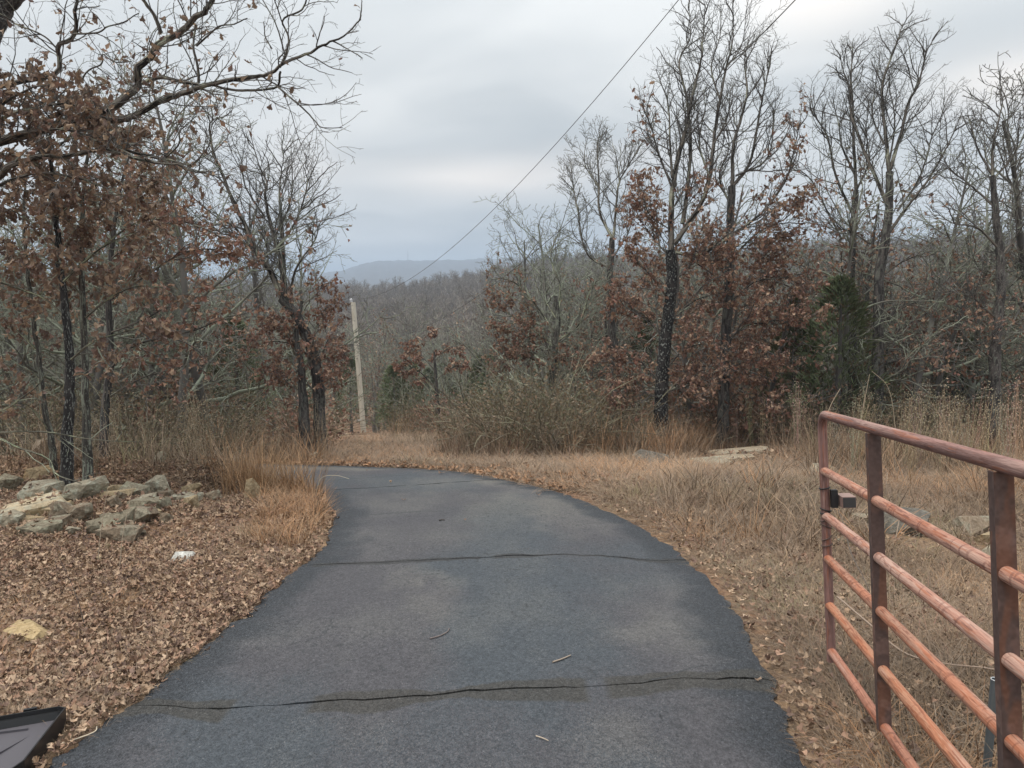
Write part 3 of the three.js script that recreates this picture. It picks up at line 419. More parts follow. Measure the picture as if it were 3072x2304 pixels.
    [[[-5.84,3.08,-11.78],[-5.46,3.28,-11.71],[-5.17,3.06,-11.58]], 0.012, 0.004, 0.9],
    [[[-6.02,0.89,-11.5],[-5.44,1.1,-11.4],[-4.84,1.38,-11.3],[-4.38,1.44,-11.17]], 0.02, 0.005, 1.0],
    [[[-6.06,-.07,-11.38],[-5.52,0.22,-11.32],[-5.07,0.36,-11.23],[-4.75,0.44,-11.14]], 0.018, 0.005, 0.9],
  ] },
  sapling: { trunk: [[-5.05,-.3,-7.01],[-5,0.12,-7.07],[-4.96,0.55,-7.12],[-5.05,0.98,-7.18]], r: [0.03, 0.012], limbs: [
    [[[-5,0.21,-7.08],[-4.76,0.24,-7.04],[-4.43,0.25,-7],[-4.1,0.22,-6.96],[-3.77,0.18,-6.92],[-3.4,0.17,-6.87]], 0.014, 0.003, 0.04],
    [[[-5,0.17,-7.08],[-4.75,0.19,-7.02],[-4.51,0.12,-6.95],[-4.29,0.05,-6.88],[-4.1,-.08,-6.8],[-3.85,-.16,-6.73]], 0.016, 0.004, 0.0],
    [[[-4.98,0.38,-7.1],[-4.66,0.48,-7.05],[-4.44,0.62,-7],[-4.19,0.83,-6.96]], 0.012, 0.003, 0.05],
  ] },
  bare_left: { trunk: [[-3.56,-1.59,-14.01],[-3.58,-.65,-14.13],[-3.63,0.03,-14.22],[-3.77,0.55,-14.28],[-3.96,0.97,-14.34],[-4.27,1.36,-14.39]], r: [0.12, 0.085], limbs: [
    [[[-4.27,1.36,-14.39],[-4.45,1.82,-14.41],[-4.69,2.15,-14.41],[-4.85,2.57,-14.43],[-5.15,3.18,-14.47],[-5.34,3.71,-14.5],[-5.51,4.19,-14.52],[-5.5,4.51,-14.53],[-5.36,4.65,-14.51]], 0.075, 0.007, 0.0],
    [[[-4.27,1.36,-14.39],[-4.29,1.91,-14.51],[-4.49,2.59,-14.64],[-4.63,3.21,-14.77],[-4.62,3.52,-14.87],[-4.79,3.84,-14.96],[-4.99,4.47,-15.09]], 0.055, 0.006, 0],
    [[[-4.18,1.23,-14.37],[-4.28,2.03,-14.6],[-4.35,2.91,-14.84],[-4.42,3.55,-15.04],[-4.36,4.2,-15.25]], 0.05, 0.006, 0],
    [[[-4.38,2.26,-14.6],[-3.96,2.89,-14.55],[-3.77,3.47,-14.49],[-3.82,3.82,-14.4]], 0.03, 0.005, 0],
    [[[-4.14,1.14,-14.36],[-3.96,1.91,-14.29],[-3.58,2.41,-14.18],[-3.42,2.72,-14.06]], 0.035, 0.005, 0],
    [[[-4.68,2.15,-14.39],[-5.06,2.48,-14.29],[-5.5,2.57,-14.17],[-5.86,2.8,-14.07]], 0.03, 0.005, 0.15],
    [[[-4.65,2.87,-14.78],[-5.06,3.48,-14.96],[-5.18,4.02,-15.13],[-5.39,4.39,-15.28]], 0.022, 0.005, 0],
    [[[-4.86,2.58,-14.44],[-5.47,2.85,-14.58],[-5.94,3.2,-14.72],[-6.2,3.47,-14.86]], 0.022, 0.005, 0],
    [[[-4.53,2.44,-14.83],[-4.26,3.15,-15.05],[-4.24,3.78,-15.27],[-4.31,4.34,-15.47]], 0.024, 0.005, 0],
    [[[-3.63,0.03,-14.22],[-3.45,0.43,-14.12],[-3.32,0.69,-14]], 0.025, 0.006, 1.2],
    [[[-3.66,0.21,-14.24],[-4.12,0.56,-14.08],[-4.48,0.58,-13.88]], 0.025, 0.006, 1.1],
    [[[-3.73,0.46,-14.27],[-3.58,0.97,-14.34],[-3.44,1.23,-14.37]], 0.02, 0.006, 1.1],
    [[[-3.58,-.48,-14.15],[-3.37,-.25,-13.98],[-3.21,-.17,-13.79]], 0.02, 0.006, 1.2],
    [[[-3.59,-.39,-14.16],[-3.95,-.11,-14],[-4.23,-.17,-13.79]], 0.02, 0.006, 1.0],
    [[[-3.58,-.22,-14.18],[-3.49,0.06,-14.37],[-3.46,0.18,-14.54]], 0.018, 0.005, 1.1],
  ] },
  bare_left_twin: { trunk: [[-3.79,-1.52,-13.71],[-3.78,-.77,-13.81],[-3.8,-.35,-13.86],[-3.85,0.23,-13.94],[-3.92,0.74,-14],[-3.82,1.32,-14.08]], r: [0.11, 0.03], limbs: [
    [[[-3.8,-.35,-13.86],[-4.13,-.08,-13.75],[-4.41,0.1,-13.62]], 0.02, 0.005, 1.0],
    [[[-3.84,0.07,-13.92],[-3.46,0.41,-13.81],[-3.18,0.67,-13.69]], 0.02, 0.005, 1.0],
    [[[-3.89,0.48,-13.97],[-4.29,0.9,-14.13],[-4.58,0.98,-14.24]], 0.018, 0.005, 0.8],
    [[[-3.82,1.24,-14.07],[-3.5,1.49,-14.1],[-3.42,1.74,-14.13]], 0.012, 0.004, 0.8],
  ] },
  big_right: { trunk: [[2.96,-1.59,-14.92],[2.94,-.97,-14.99],[2.96,-.34,-15.08],[3.02,0.48,-15.18],[3.11,1.21,-15.27],[3.16,1.75,-15.34],[3.13,2.29,-15.41]], r: [0.14, 0.1], limbs: [
    [[[3.14,2.29,-15.41],[3.15,3.34,-15.52],[3.27,4.1,-15.59],[3.43,4.74,-15.64],[3.5,5.14,-15.66],[3.66,5.81,-15.72],[3.73,6.32,-15.76],[3.76,7.03,-15.82]], 0.075, 0.007, 0],
    [[[3.36,2.81,-15.48],[3.46,3.31,-15.61],[3.56,4.38,-15.81],[3.51,5.21,-15.99],[3.36,6.05,-16.16],[3.6,6.57,-16.3],[3.6,7.17,-16.44]], 0.055, 0.006, 0],
    [[[3.2,2.41,-15.43],[3.68,3.13,-15.46],[3.87,3.73,-15.48],[3.93,4.32,-15.5],[4.04,5.19,-15.55],[4.14,5.77,-15.57],[4.25,6.27,-15.58],[4.23,7,-15.61]], 0.065, 0.007, 0],
    [[[3.14,3.69,-15.49],[3.12,4.35,-15.68],[3.1,5.19,-15.88],[2.87,5.87,-16.07]], 0.035, 0.006, 0],
    [[[3.12,3.53,-15.47],[2.79,4.31,-15.44],[2.65,4.68,-15.35],[2.5,4.89,-15.24]], 0.028, 0.005, 0.1],
    [[[3.16,2.25,-15.41],[3.67,2.2,-15.3],[4.37,2.64,-15.26],[4.9,3.07,-15.21],[5.26,3.61,-15.18],[5.39,4.18,-15.15],[5.47,4.79,-15.13]], 0.05, 0.006, 0.25],
    [[[3.82,3.7,-15.29],[3.65,4.32,-15.5],[3.76,4.91,-15.71],[3.92,5.51,-15.93]], 0.028, 0.005, 0],
    [[[3.9,4.3,-15.37],[4.12,4.81,-15.23],[4.11,5.27,-15.09]], 0.024, 0.005, 0],
    [[[3.99,5.15,-15.38],[3.84,5.75,-15.49],[4.01,6.35,-15.6],[4.04,7,-15.71]], 0.022, 0.005, 0],
    [[[4.11,5.74,-15.45],[4.36,6.1,-15.4],[4.45,6.81,-15.39]], 0.018, 0.005, 0],
    [[[2.96,-.34,-15.08],[2.47,0.14,-14.94],[1.99,0.24,-14.75]], 0.03, 0.006, 1.2],
    [[[2.98,-.06,-15.11],[3.45,0.41,-14.92],[3.92,0.52,-14.68]], 0.03, 0.006, 1.2],
    [[[3.02,0.48,-15.18],[2.61,1.02,-15.35],[2.17,1.2,-15.47]], 0.03, 0.006, 1.2],
    [[[3.05,0.84,-15.23],[3.58,1.3,-15.18],[4.18,1.48,-15.11]], 0.03, 0.006, 1.3],
    [[[3.11,1.3,-15.29],[2.69,1.84,-15.35],[2.32,2.11,-15.39]], 0.028, 0.006, 1.1],
    [[[3.14,1.66,-15.33],[3.64,2.02,-15.18],[4.04,2.1,-14.98]], 0.025, 0.006, 1.0],
    [[[3.14,2.11,-15.39],[2.7,2.66,-15.51],[2.43,3.12,-15.62]], 0.022, 0.006, 0.8],
    [[[3.16,2.66,-15.46],[2.66,3,-15.35],[2.54,3.43,-15.26]], 0.018, 0.005, 0.7],
    [[[2.96,-.52,-15.05],[3.37,-.31,-14.88],[3.77,-.2,-14.69]], 0.022, 0.006, 1.1],
    [[[2.95,-.61,-15.04],[2.55,-.48,-14.81],[2.16,-.36,-14.57]], 0.02, 0.005, 1.0],
    [[[3.16,2.84,-15.48],[3.47,3.18,-15.38],[3.53,3.35,-15.25]], 0.015, 0.005, 0.6],
  ] },
  second_right: { trunk: [[4.26,-1.76,-15.3],[4.29,-.57,-15.45],[4.35,0.82,-15.63],[4.42,2.12,-15.79],[4.42,2.68,-15.87],[4.45,3.59,-15.98]], r: [0.12, 0.07], limbs: [
    [[[4.46,3.59,-15.98],[4.51,4.47,-16.14],[4.69,5.07,-16.25],[4.79,5.7,-16.37],[4.76,6.13,-16.47],[4.85,6.57,-16.57]], 0.05, 0.006, 0],
    [[[4.46,3.59,-15.98],[4.76,3.99,-15.93],[4.94,4.96,-15.96],[5.03,5.59,-15.94],[5.12,6.18,-15.91]], 0.045, 0.006, 0],
    [[[4.44,3.18,-15.93],[4.24,3.82,-16.15],[4.49,4.47,-16.36],[4.4,5.09,-16.58]], 0.03, 0.005, 0],
    [[[4.51,3.79,-15.91],[5.07,4.07,-15.88],[5.22,4.63,-15.88],[5.24,5.19,-15.88]], 0.03, 0.005, 0],
    [[[4.42,2.12,-15.79],[4.97,2.67,-15.73],[5.48,2.94,-15.63],[5.79,3.29,-15.54]], 0.03, 0.006, 0.9],
    [[[4.37,1.19,-15.68],[4.86,1.66,-15.57],[5.36,1.75,-15.41],[5.76,1.84,-15.25]], 0.03, 0.006, 1.2],
    [[[4.33,0.45,-15.58],[4.76,0.83,-15.43],[5.25,0.84,-15.23],[5.72,0.94,-15.04]], 0.03, 0.006, 1.3],
    [[[4.3,-.11,-15.51],[4.73,0.11,-15.23],[5.09,0.14,-14.94]], 0.026, 0.006, 1.3],
    [[[4.3,-.39,-15.47],[3.82,-.08,-15.26],[3.4,-.05,-15.01]], 0.022, 0.006, 1.1],
    [[[4.29,-.76,-15.43],[4.64,-.53,-15.15],[5,-.58,-14.84]], 0.02, 0.005, 1.2],
    [[[4.4,1.75,-15.75],[3.94,2.12,-15.64],[3.62,2.3,-15.51]], 0.02, 0.005, 0.9],
    [[[4.42,2.31,-15.82],[4.74,2.48,-15.59],[5.03,2.38,-15.32]], 0.018, 0.005, 0.9],
  ] },
  fork_right: { trunk: [[7.82,-1.44,-16.25],[7.83,-.21,-16.4],[7.85,0.78,-16.53],[7.87,1.82,-16.66],[8,2.61,-16.76],[8.08,3.27,-16.85],[8.08,4.01,-16.94]], r: [0.13, 0.075], limbs: [
    [[[8.08,4.02,-16.94],[7.98,4.8,-17],[7.91,5.45,-17.05],[7.94,6.09,-17.09],[8.18,6.74,-17.13],[8.29,7.11,-17.14]], 0.055, 0.006, 0],
    [[[8.08,4.02,-16.94],[8.31,4.84,-16.97],[8.44,5.52,-16.98],[8.62,5.93,-16.95],[8.71,6.47,-16.94],[8.84,6.75,-16.89]], 0.05, 0.006, 0],
    [[[8.08,3.27,-16.85],[7.77,4.03,-17.03],[7.45,4.97,-17.23],[7.35,5.52,-17.38],[7.43,6.44,-17.58],[7.51,6.82,-17.71]], 0.055, 0.006, 0],
    [[[8.06,2.7,-16.78],[8.4,3.25,-16.7],[8.81,3.89,-16.63],[9.07,4.51,-16.55],[9.24,5.07,-16.47]], 0.045, 0.006, 0],
    [[[8.21,3.17,-16.74],[8.68,3.83,-16.87],[8.97,4.63,-17.02],[9.17,5.04,-17.13],[9.43,5.62,-17.25]], 0.03, 0.005, 0],
    [[[7.97,4.59,-17.02],[7.78,5.27,-17.21],[7.91,5.96,-17.39],[8.05,6.66,-17.59]], 0.026, 0.005, 0],
    [[[8.08,4.24,-16.97],[8.17,5.01,-16.97],[8.03,5.68,-16.96],[7.94,6.13,-16.91]], 0.026, 0.005, 0],
    [[[8.51,5.68,-16.96],[8.36,6.3,-17.09],[8.21,6.67,-17.18]], 0.018, 0.005, 0],
    [[[7.68,2.48,-16.75],[7.23,2.73,-16.65],[6.73,2.81,-16.52],[6.33,2.89,-16.4]], 0.026, 0.006, 0.1],
    [[[7.85,0.78,-16.53],[8.34,1.18,-16.33],[8.89,1.38,-16.1]], 0.03, 0.006, 0.15],
    [[[7.84,0.58,-16.5],[7.19,1.08,-16.37],[6.52,1.28,-16.19]], 0.03, 0.006, 0.2],
    [[[7.84,0.19,-16.45],[8.25,0.5,-16.24],[8.7,0.47,-15.99]], 0.024, 0.006, 0.3],
    [[[7.87,1.76,-16.66],[8.39,2.15,-16.55],[8.9,2.34,-16.43]], 0.028, 0.006, 0.1],
  ] },
  fork_right_twin: { trunk: [[7.79,-1.41,-17.26],[7.75,-.32,-17.4],[7.72,0.83,-17.54],[7.72,1.97,-17.69],[7.78,3.14,-17.84],[7.82,3.74,-17.92]], r: [0.11, 0.06], limbs: [
    [[[7.82,3.74,-17.92],[7.76,4.77,-18.02],[7.71,5.69,-18.12],[7.51,6.38,-18.18],[7.4,6.79,-18.21]], 0.05, 0.006, 0],
    [[[7.77,3.14,-17.84],[7.32,4.06,-17.88],[7.06,4.97,-17.92],[6.79,5.37,-17.9],[6.67,5.86,-17.89]], 0.04, 0.006, 0],
    [[[7.49,2.63,-17.77],[7.05,3.35,-17.7],[6.61,4.02,-17.62],[6.18,4.23,-17.48]], 0.03, 0.006, 0],
    [[[7.82,3.74,-17.92],[8.15,4.41,-18.1],[8.15,5.18,-18.3],[8.24,5.87,-18.49]], 0.035, 0.005, 0],
    [[[7.8,4.07,-17.96],[7.52,4.78,-18.12],[7.45,5.45,-18.27],[7.39,5.89,-18.39]], 0.03, 0.005, 0],
  ] },
  edge_right: { trunk: [[9.41,-1.25,-14.76],[9.4,-.4,-14.87],[9.41,0.32,-14.96],[9.44,0.72,-15.01],[9.52,1.52,-15.11],[9.49,2.32,-15.21],[9.41,3.12,-15.32],[9.36,3.71,-15.39]], r: [0.12, 0.05], limbs: [
    [[[9.36,3.72,-15.39],[9.34,4.31,-15.44],[9.44,4.9,-15.48],[9.5,5.17,-15.48]], 0.04, 0.006, 0],
    [[[9.36,3.72,-15.39],[9.1,4.34,-15.57],[9.04,4.92,-15.75]], 0.03, 0.005, 0],
    [[[9.4,3.68,-15.39],[9.67,4.09,-15.29],[9.73,4.81,-15.23]], 0.03, 0.005, 0],
    [[[9.4,3.12,-15.32],[9.02,3.53,-15.47],[8.75,3.79,-15.6],[8.56,4.13,-15.75]], 0.03, 0.005, 0],
    [[[9.48,2.32,-15.21],[8.96,2.71,-15.13],[8.48,2.78,-15],[8.02,3.04,-14.9]], 0.032, 0.005, 0.05],
    [[[9.5,2.12,-15.19],[9.86,2.71,-15.16],[10.03,3.3,-15.14]], 0.03, 0.005, 0],
    [[[9.46,0.94,-15.04],[8.76,1.39,-14.89],[8.11,1.48,-14.7]], 0.028, 0.005, 0.1],
    [[[9.44,0.58,-14.99],[9.89,0.95,-14.94],[10.27,0.95,-14.84]], 0.026, 0.005, 0.3],
    [[[9.41,0.14,-14.94],[8.73,0.51,-14.73],[8.14,0.44,-14.47]], 0.02, 0.005, 0.4],
  ] },
  slim_mid: { trunk: [[2.6,-1.84,-19.72],[2.6,-.11,-19.94],[2.57,1.08,-20.1],[2.55,1.87,-20.2],[2.6,2.82,-20.32]], r: [0.12, 0.07], limbs: [
    [[[2.6,2.83,-20.32],[2.28,3.46,-20.4],[2.25,4.26,-20.5],[2.22,5.22,-20.63],[2.28,5.49,-20.66]], 0.05, 0.007, 0],
    [[[2.63,2.83,-20.32],[2.69,3.61,-20.32],[2.76,4.24,-20.3],[2.98,4.64,-20.25],[3.29,5.15,-20.21]], 0.045, 0.007, 0],
    [[[2.57,2.03,-20.22],[1.96,2.4,-20.34],[1.7,3.64,-20.58],[1.6,4.19,-20.72],[1.55,4.84,-20.88]], 0.04, 0.007, 0],
    [[[2.76,4.24,-20.3],[2.69,4.89,-20.48],[2.6,5.28,-20.63]], 0.025, 0.006, 0],
    [[[2.6,2.29,-20.25],[3,2.97,-20.14],[3.13,3.58,-20.01]], 0.03, 0.006, 0],
    [[[2.25,4.16,-20.49],[1.91,4.71,-20.66],[1.92,5.31,-20.84]], 0.022, 0.006, 0],
  ] },
  lichen_mid: { trunk: [[1.01,-1.76,-19.23],[1.04,-.53,-19.39],[1.1,0.16,-19.48],[1.16,0.74,-19.55],[1.1,1.33,-19.62]], r: [0.11, 0.05], limbs: [
    [[[1.1,0.16,-19.48],[1.68,0.63,-19.43],[1.9,1.33,-19.42],[2.24,1.9,-19.4]], 0.04, 0.007, 0.1],
    [[[1.1,0.4,-19.51],[0.51,1.21,-19.51],[0.05,1.67,-19.47],[-.42,1.79,-19.38]], 0.04, 0.007, 0.2],
    [[[1.15,0.74,-19.55],[1.22,1.56,-19.72],[0.99,2.26,-19.88],[1.11,2.85,-20.02]], 0.04, 0.007, 0],
    [[[1.04,-.53,-19.39],[0.28,-.16,-19.18],[-.3,-.25,-18.92]], 0.03, 0.006, 1.1],
    [[[1.06,-.3,-19.42],[0.4,0.29,-19.34],[-.18,0.53,-19.22]], 0.03, 0.006, 1.1],
    [[[1.06,-.42,-19.4],[1.55,-.17,-19.23],[2.11,-.15,-19.03]], 0.03, 0.006, 0.5],
    [[[1.03,-.77,-19.36],[1.44,-.51,-19.14],[1.76,-.59,-18.87]], 0.02, 0.006, 1.0],
    [[[1.08,0.05,-19.46],[0.16,0.74,-19.6],[-.54,1.09,-19.69]], 0.03, 0.006, 0.9],
    [[[1.14,0.74,-19.55],[0.64,1.56,-19.81],[0.52,2.27,-20.05]], 0.025, 0.006, 0],
  ] },
  small_leafy: { trunk: [[-2.49,-3.49,-25.56],[-2.53,-2.18,-25.73],[-2.59,-1.25,-25.85],[-2.63,-.63,-25.93]], r: [0.09, 0.03], limbs: [
    [[[-2.53,-1.87,-25.77],[-3.2,-1.22,-25.65],[-3.79,-1.05,-25.47]], 0.03, 0.007, 1.2],
    [[[-2.56,-1.56,-25.81],[-1.88,-1.08,-25.72],[-1.56,-1.06,-25.57]], 0.03, 0.007, 1.2],
    [[[-2.59,-1.25,-25.85],[-3.24,-.64,-26.08],[-3.57,-.49,-26.25]], 0.025, 0.007, 1.2],
    [[[-2.61,-.94,-25.89],[-2.13,-.48,-26.05],[-1.91,-.49,-26.15]], 0.025, 0.007, 1.2],
    [[[-2.63,-.7,-25.92],[-2.75,-.24,-25.98],[-2.67,0.07,-26.02]], 0.02, 0.006, 1.0],
  ] },
};

// ---------------------------------------------------------------- trees
const LEAVES = (() => {   // lobed oak leaves, 1 unit long, folded along the midrib and curled
  const half = [[[0.05, 0.1], [0.13, 0.3], [0.25, 0.42], [0.16, 0.52], [0.36, 0.78], [0.2, 0.86]], [[0.06, 0.12], [0.24, 0.26], [0.15, 0.4], [0.34, 0.55], [0.2, 0.68], [0.24, 0.86]], [[0.04, 0.12], [0.12, 0.32], [0.2, 0.5], [0.4, 0.72], [0.34, 0.9], [0.14, 0.88]]];
  return [0, 1, 2, 0, 1, 2].map((h, k) => {
    const v = [], t = [], fold = [0.5, -0.35, 0.7, -0.6, 0.9, 0.3][k], curl = [0.5, 0.9, -0.6, 0.25, 1.1, -1.0][k], tw = [0.5, -0.8, 0.4, 1.0, -0.5, 0.7][k];
    const P = (x, y) => { const z = abs(x) * fold + curl * (y - 0.5) * (y - 0.5) * 0.8, a = tw * (y - 0.5), c = cos(a), s = sin(a); v.push(x * c - z * s, y, x * s + z * c); return v.length / 3 - 1; };
    const mid = [P(0, 0), P(0, 0.45), P(0, 1)];
    for (const sx of [-1, 1]) { const e = half[h].map(([x, y]) => P(x * sx, y)); const T = (a, b, c) => (sx > 0 ? t.push(a, b, c) : t.push(a, c, b)); T(mid[0], e[0], e[1]); T(mid[0], e[1], mid[1]); T(mid[1], e[1], e[2]); T(mid[1], e[2], e[3]); T(mid[1], e[3], e[4]); T(mid[1], e[4], e[5]); T(mid[1], e[5], mid[2]); }
    return { v, t };
  });
})();
const leafGeos = LEAVES.map(({ v, t }) => { const m = new Mesher(true); m.add(v, t, new THREE.Matrix4(), [1, 1, 1]); return m.geo(); });
const SIMPLE = [0.6, -0.6].map((f) => ({ v: [0, 0, 0, -0.3, 0.6, f * 0.3, 0, 1, f * 0.2, 0.3, 0.62, f * 0.3], t: [0, 3, 2, 0, 2, 1] }));
const leafTones = [[0.22, 0.12, 0.082], [0.27, 0.155, 0.10], [0.33, 0.21, 0.14], [0.155, 0.084, 0.062], [0.25, 0.12, 0.084], [0.40, 0.27, 0.18], [0.21, 0.132, 0.09]];
const leafTonesLeft = [[0.19, 0.12, 0.083], [0.24, 0.16, 0.108], [0.30, 0.205, 0.135], [0.14, 0.088, 0.067], [0.21, 0.122, 0.09], [0.37, 0.26, 0.17], [0.17, 0.115, 0.082]];
const leafMat = new THREE.MeshPhysicalMaterial({ vertexColors: true, roughness: 0.95, side: THREE.DoubleSide, transmission: 0.35, thickness: 0 });
const leafOf = (c) => { const m = new THREE.MeshPhysicalMaterial({ roughness: 0.95, side: THREE.DoubleSide, transmission: 0.35, thickness: 0 }); m.color.setRGB(...c); return m; };
const leafPartMats = leafTonesLeft.map(leafOf), leafPartMatsR = leafTones.map(leafOf);
const barkTex = (d0, d1, lich, amt, seed, big = 1) => tex(256, 512, (u, v) => {
  const ridge = tfbm(u * 1.0, v * 0.35, 16, 3, seed), fine = tfbm(u, v, 60, 3, seed + 3), blot = tfbm(u, v * 0.5, 12, 4, seed + 6), spot = tfbm(u, v, 34, 3, seed + 9);
  let c = mixc(d0, d1, sstep(0.35, 0.68, ridge) * (0.5 + fine * 0.6)); const k = max(sstep(0.58, 0.66, blot) * amt * big, sstep(0.62, 0.68, spot) * amt * 0.9);
  return mixc(c, lich.map((q) => q * (0.8 + 0.4 * fine)), min(1, k));
}, true);
const barkBump = tex(256, 512, (u, v) => grey(tfbm(u, v * 0.35, 20, 4, 200)));
const bark = (map) => new THREE.MeshStandardMaterial({ map, bumpMap: barkBump, bumpScale: 0.02, roughness: 0.95 });
const barkBlack = bark(barkTex([30, 28, 28], [58, 54, 52], [150, 154, 148], 0.8, 210, 0.08)), barkGrey = bark(barkTex([48, 44, 43], [92, 86, 82], [142, 150, 136], 0.45, 220)), barkDark = bark(barkTex([50, 47, 46], [98, 93, 89], [132, 138, 126], 0.4, 230)), barkLichen = bark(barkTex([58, 55, 52], [104, 100, 92], [150, 158, 142], 0.75, 240));
const limbMat = new THREE.MeshStandardMaterial({ vertexColors: true, roughness: 0.95, bumpMap: barkBump, bumpScale: 0.012, map: tex(256, 512, (u, v) => { const r = tfbm(u, v * 0.35, 14, 3, 262), f = tfbm(u, v, 50, 3, 263), s = tfbm(u, v, 26, 3, 264); const k = min(255, max(0, 70 + 190 * sstep(0.3, 0.68, r) * (0.45 + 0.7 * f))); return mixc([k, k * 0.97, k * 0.94], [235, 245, 220], sstep(0.6, 0.68, s) * 0.7); }, true) });
const woodMat = new THREE.MeshStandardMaterial({ vertexColors: true, roughness: 0.95 });
const WOOD = { dark: [[0.08, 0.073, 0.069], [0.135, 0.126, 0.117], [0.28, 0.295, 0.245], 0.22], grey: [[0.115, 0.106, 0.098], [0.185, 0.174, 0.158], [0.32, 0.335, 0.28], 0.3], lichen: [[0.105, 0.1, 0.086], [0.19, 0.187, 0.155], [0.31, 0.345, 0.26], 0.5] };
const woodCol = (k, seed) => { const [a, b, l, amt] = WOOD[k]; return (t, i) => { const n = vn(i * 0.9 + seed, seed * 3.1, 250); let c = mixc(a, b, n); return vn(i * 0.7 + seed * 5, seed, 251) < amt ? mixc(c, l, 0.75) : c; }; };

function wander(rng, start, dir, len, segs, wig, up) {   // crooked twig path
  const pts = [start.clone()], d = dir.clone().normalize(), p = start.clone(), st = len / segs;
  for (let k = 0; k < segs; k++) { d.x += (rng() - 0.5) * wig * 2; d.y += (rng() - 0.5) * wig * 2 + up; d.z += (rng() - 0.5) * wig * 2; d.normalize(); p.addScaledVector(d, st); pts.push(p.clone()); }
  return pts;
}
const _ax = new THREE.Vector3();
function turned(rng, t, ang, up, flat) { _ax.set(rng() - 0.5, rng() - 0.5, rng() - 0.5).cross(t).normalize(); const d = t.clone().applyAxisAngle(_ax, ang); d.y += up; return d.normalize(); }
function taper(n, r0, r1, pw = 1) { return Array.from({ length: n }, (_, k) => lerp(r0, r1, pow(k / (n - 1), pw))); }
// side branches along a path, then their own twigs; tips collect places for leaves
function sprout(tb, rng, pts, r0, o, lvl, tips, leaf) {
  const L = o.levels[lvl]; if (!L) return;
  let len = 0; for (let k = 1; k < pts.length; k++) len += pts[k].distanceTo(pts[k - 1]);
  const n = Math.max(1, Math.round(len * (1 - L.from) / L.gap * (0.8 + rng() * 0.4)));
  for (let k = 0; k < n; k++) {
    const f = L.from + (1 - L.from) * (k + rng() * 0.9) / n, q = min(0.999, f) * (pts.length - 1), i = floor(q), p = pts[i].clone().lerp(pts[i + 1], q - i), t = V().subVectors(pts[i + 1], pts[i]).normalize();
    const l = L.len * (1 - 0.62 * f) * (0.55 + rng() * 0.8) * (o.scale || 1), d = turned(rng, t, L.ang * (0.7 + rng() * 0.6), L.lift || 0);
    const path = wander(rng, p, d, l, L.segs, L.wig, L.up), rr = min(r0 * (1 - 0.6 * f) * 0.6, L.r) * (0.7 + rng() * 0.5);
    tb.tube(path, taper(path.length, max(rr, o.rmin), max(rr * 0.45, o.rmin * 0.75)), rr > 0.012 ? 5 : 3, woodCol(o.wood, rng() * 900));
    if (tips && leaf > 0 && lvl >= o.leafFrom) tips.push({ path, leaf });
    sprout(tb, rng, path, rr, o, lvl + 1, tips, leaf);
  }
}
const HEROLEV = { rmin: 0.003, leafFrom: 1, levels: [{ gap: 0.135, from: 0.08, len: 1.15, ang: 0.66, segs: 9, wig: 0.27, up: 0.055, r: 0.013 }, { gap: 0.105, from: 0.1, len: 0.46, ang: 0.78, segs: 5, wig: 0.28, up: 0.04, r: 0.008 }, { gap: 0.1, from: 0.2, len: 0.17, ang: 0.8, segs: 3, wig: 0.3, up: 0.02, r: 0.004 }] };
const _m = new THREE.Matrix4(), _q = new THREE.Quaternion(), _y = V(0, 1, 0);
function leafPlace(rng, p, size, hang) {
  const d = V(rng() - 0.5, rng() - 0.5 - hang, rng() - 0.5).normalize(); _q.setFromUnitVectors(_y, d); const q2 = new THREE.Quaternion().setFromAxisAngle(d, rng() * 2 * PI); _q.premultiply(q2);
  return new THREE.Matrix4().compose(p, _q.clone(), V(size, size, size));
}
function leavesOn(rng, tips, perTip, size, spread) {
  const out = [];
  for (const { path, leaf } of tips) { const n = perTip * leaf, c = floor(n) + (rng() < n - floor(n) ? 1 : 0); for (let k = 0; k < c; k++) { const q = (0.35 + 0.65 * rng()) * (path.length - 1.001), i = floor(q), p = path[i].clone().lerp(path[i + 1], q - i); p.x += (rng() - 0.5) * spread; p.y += (rng() - 0.6) * spread; p.z += (rng() - 0.5) * spread; out.push({ p, s: size * (0.65 + rng() * 0.7) }); } }
  return out;
}
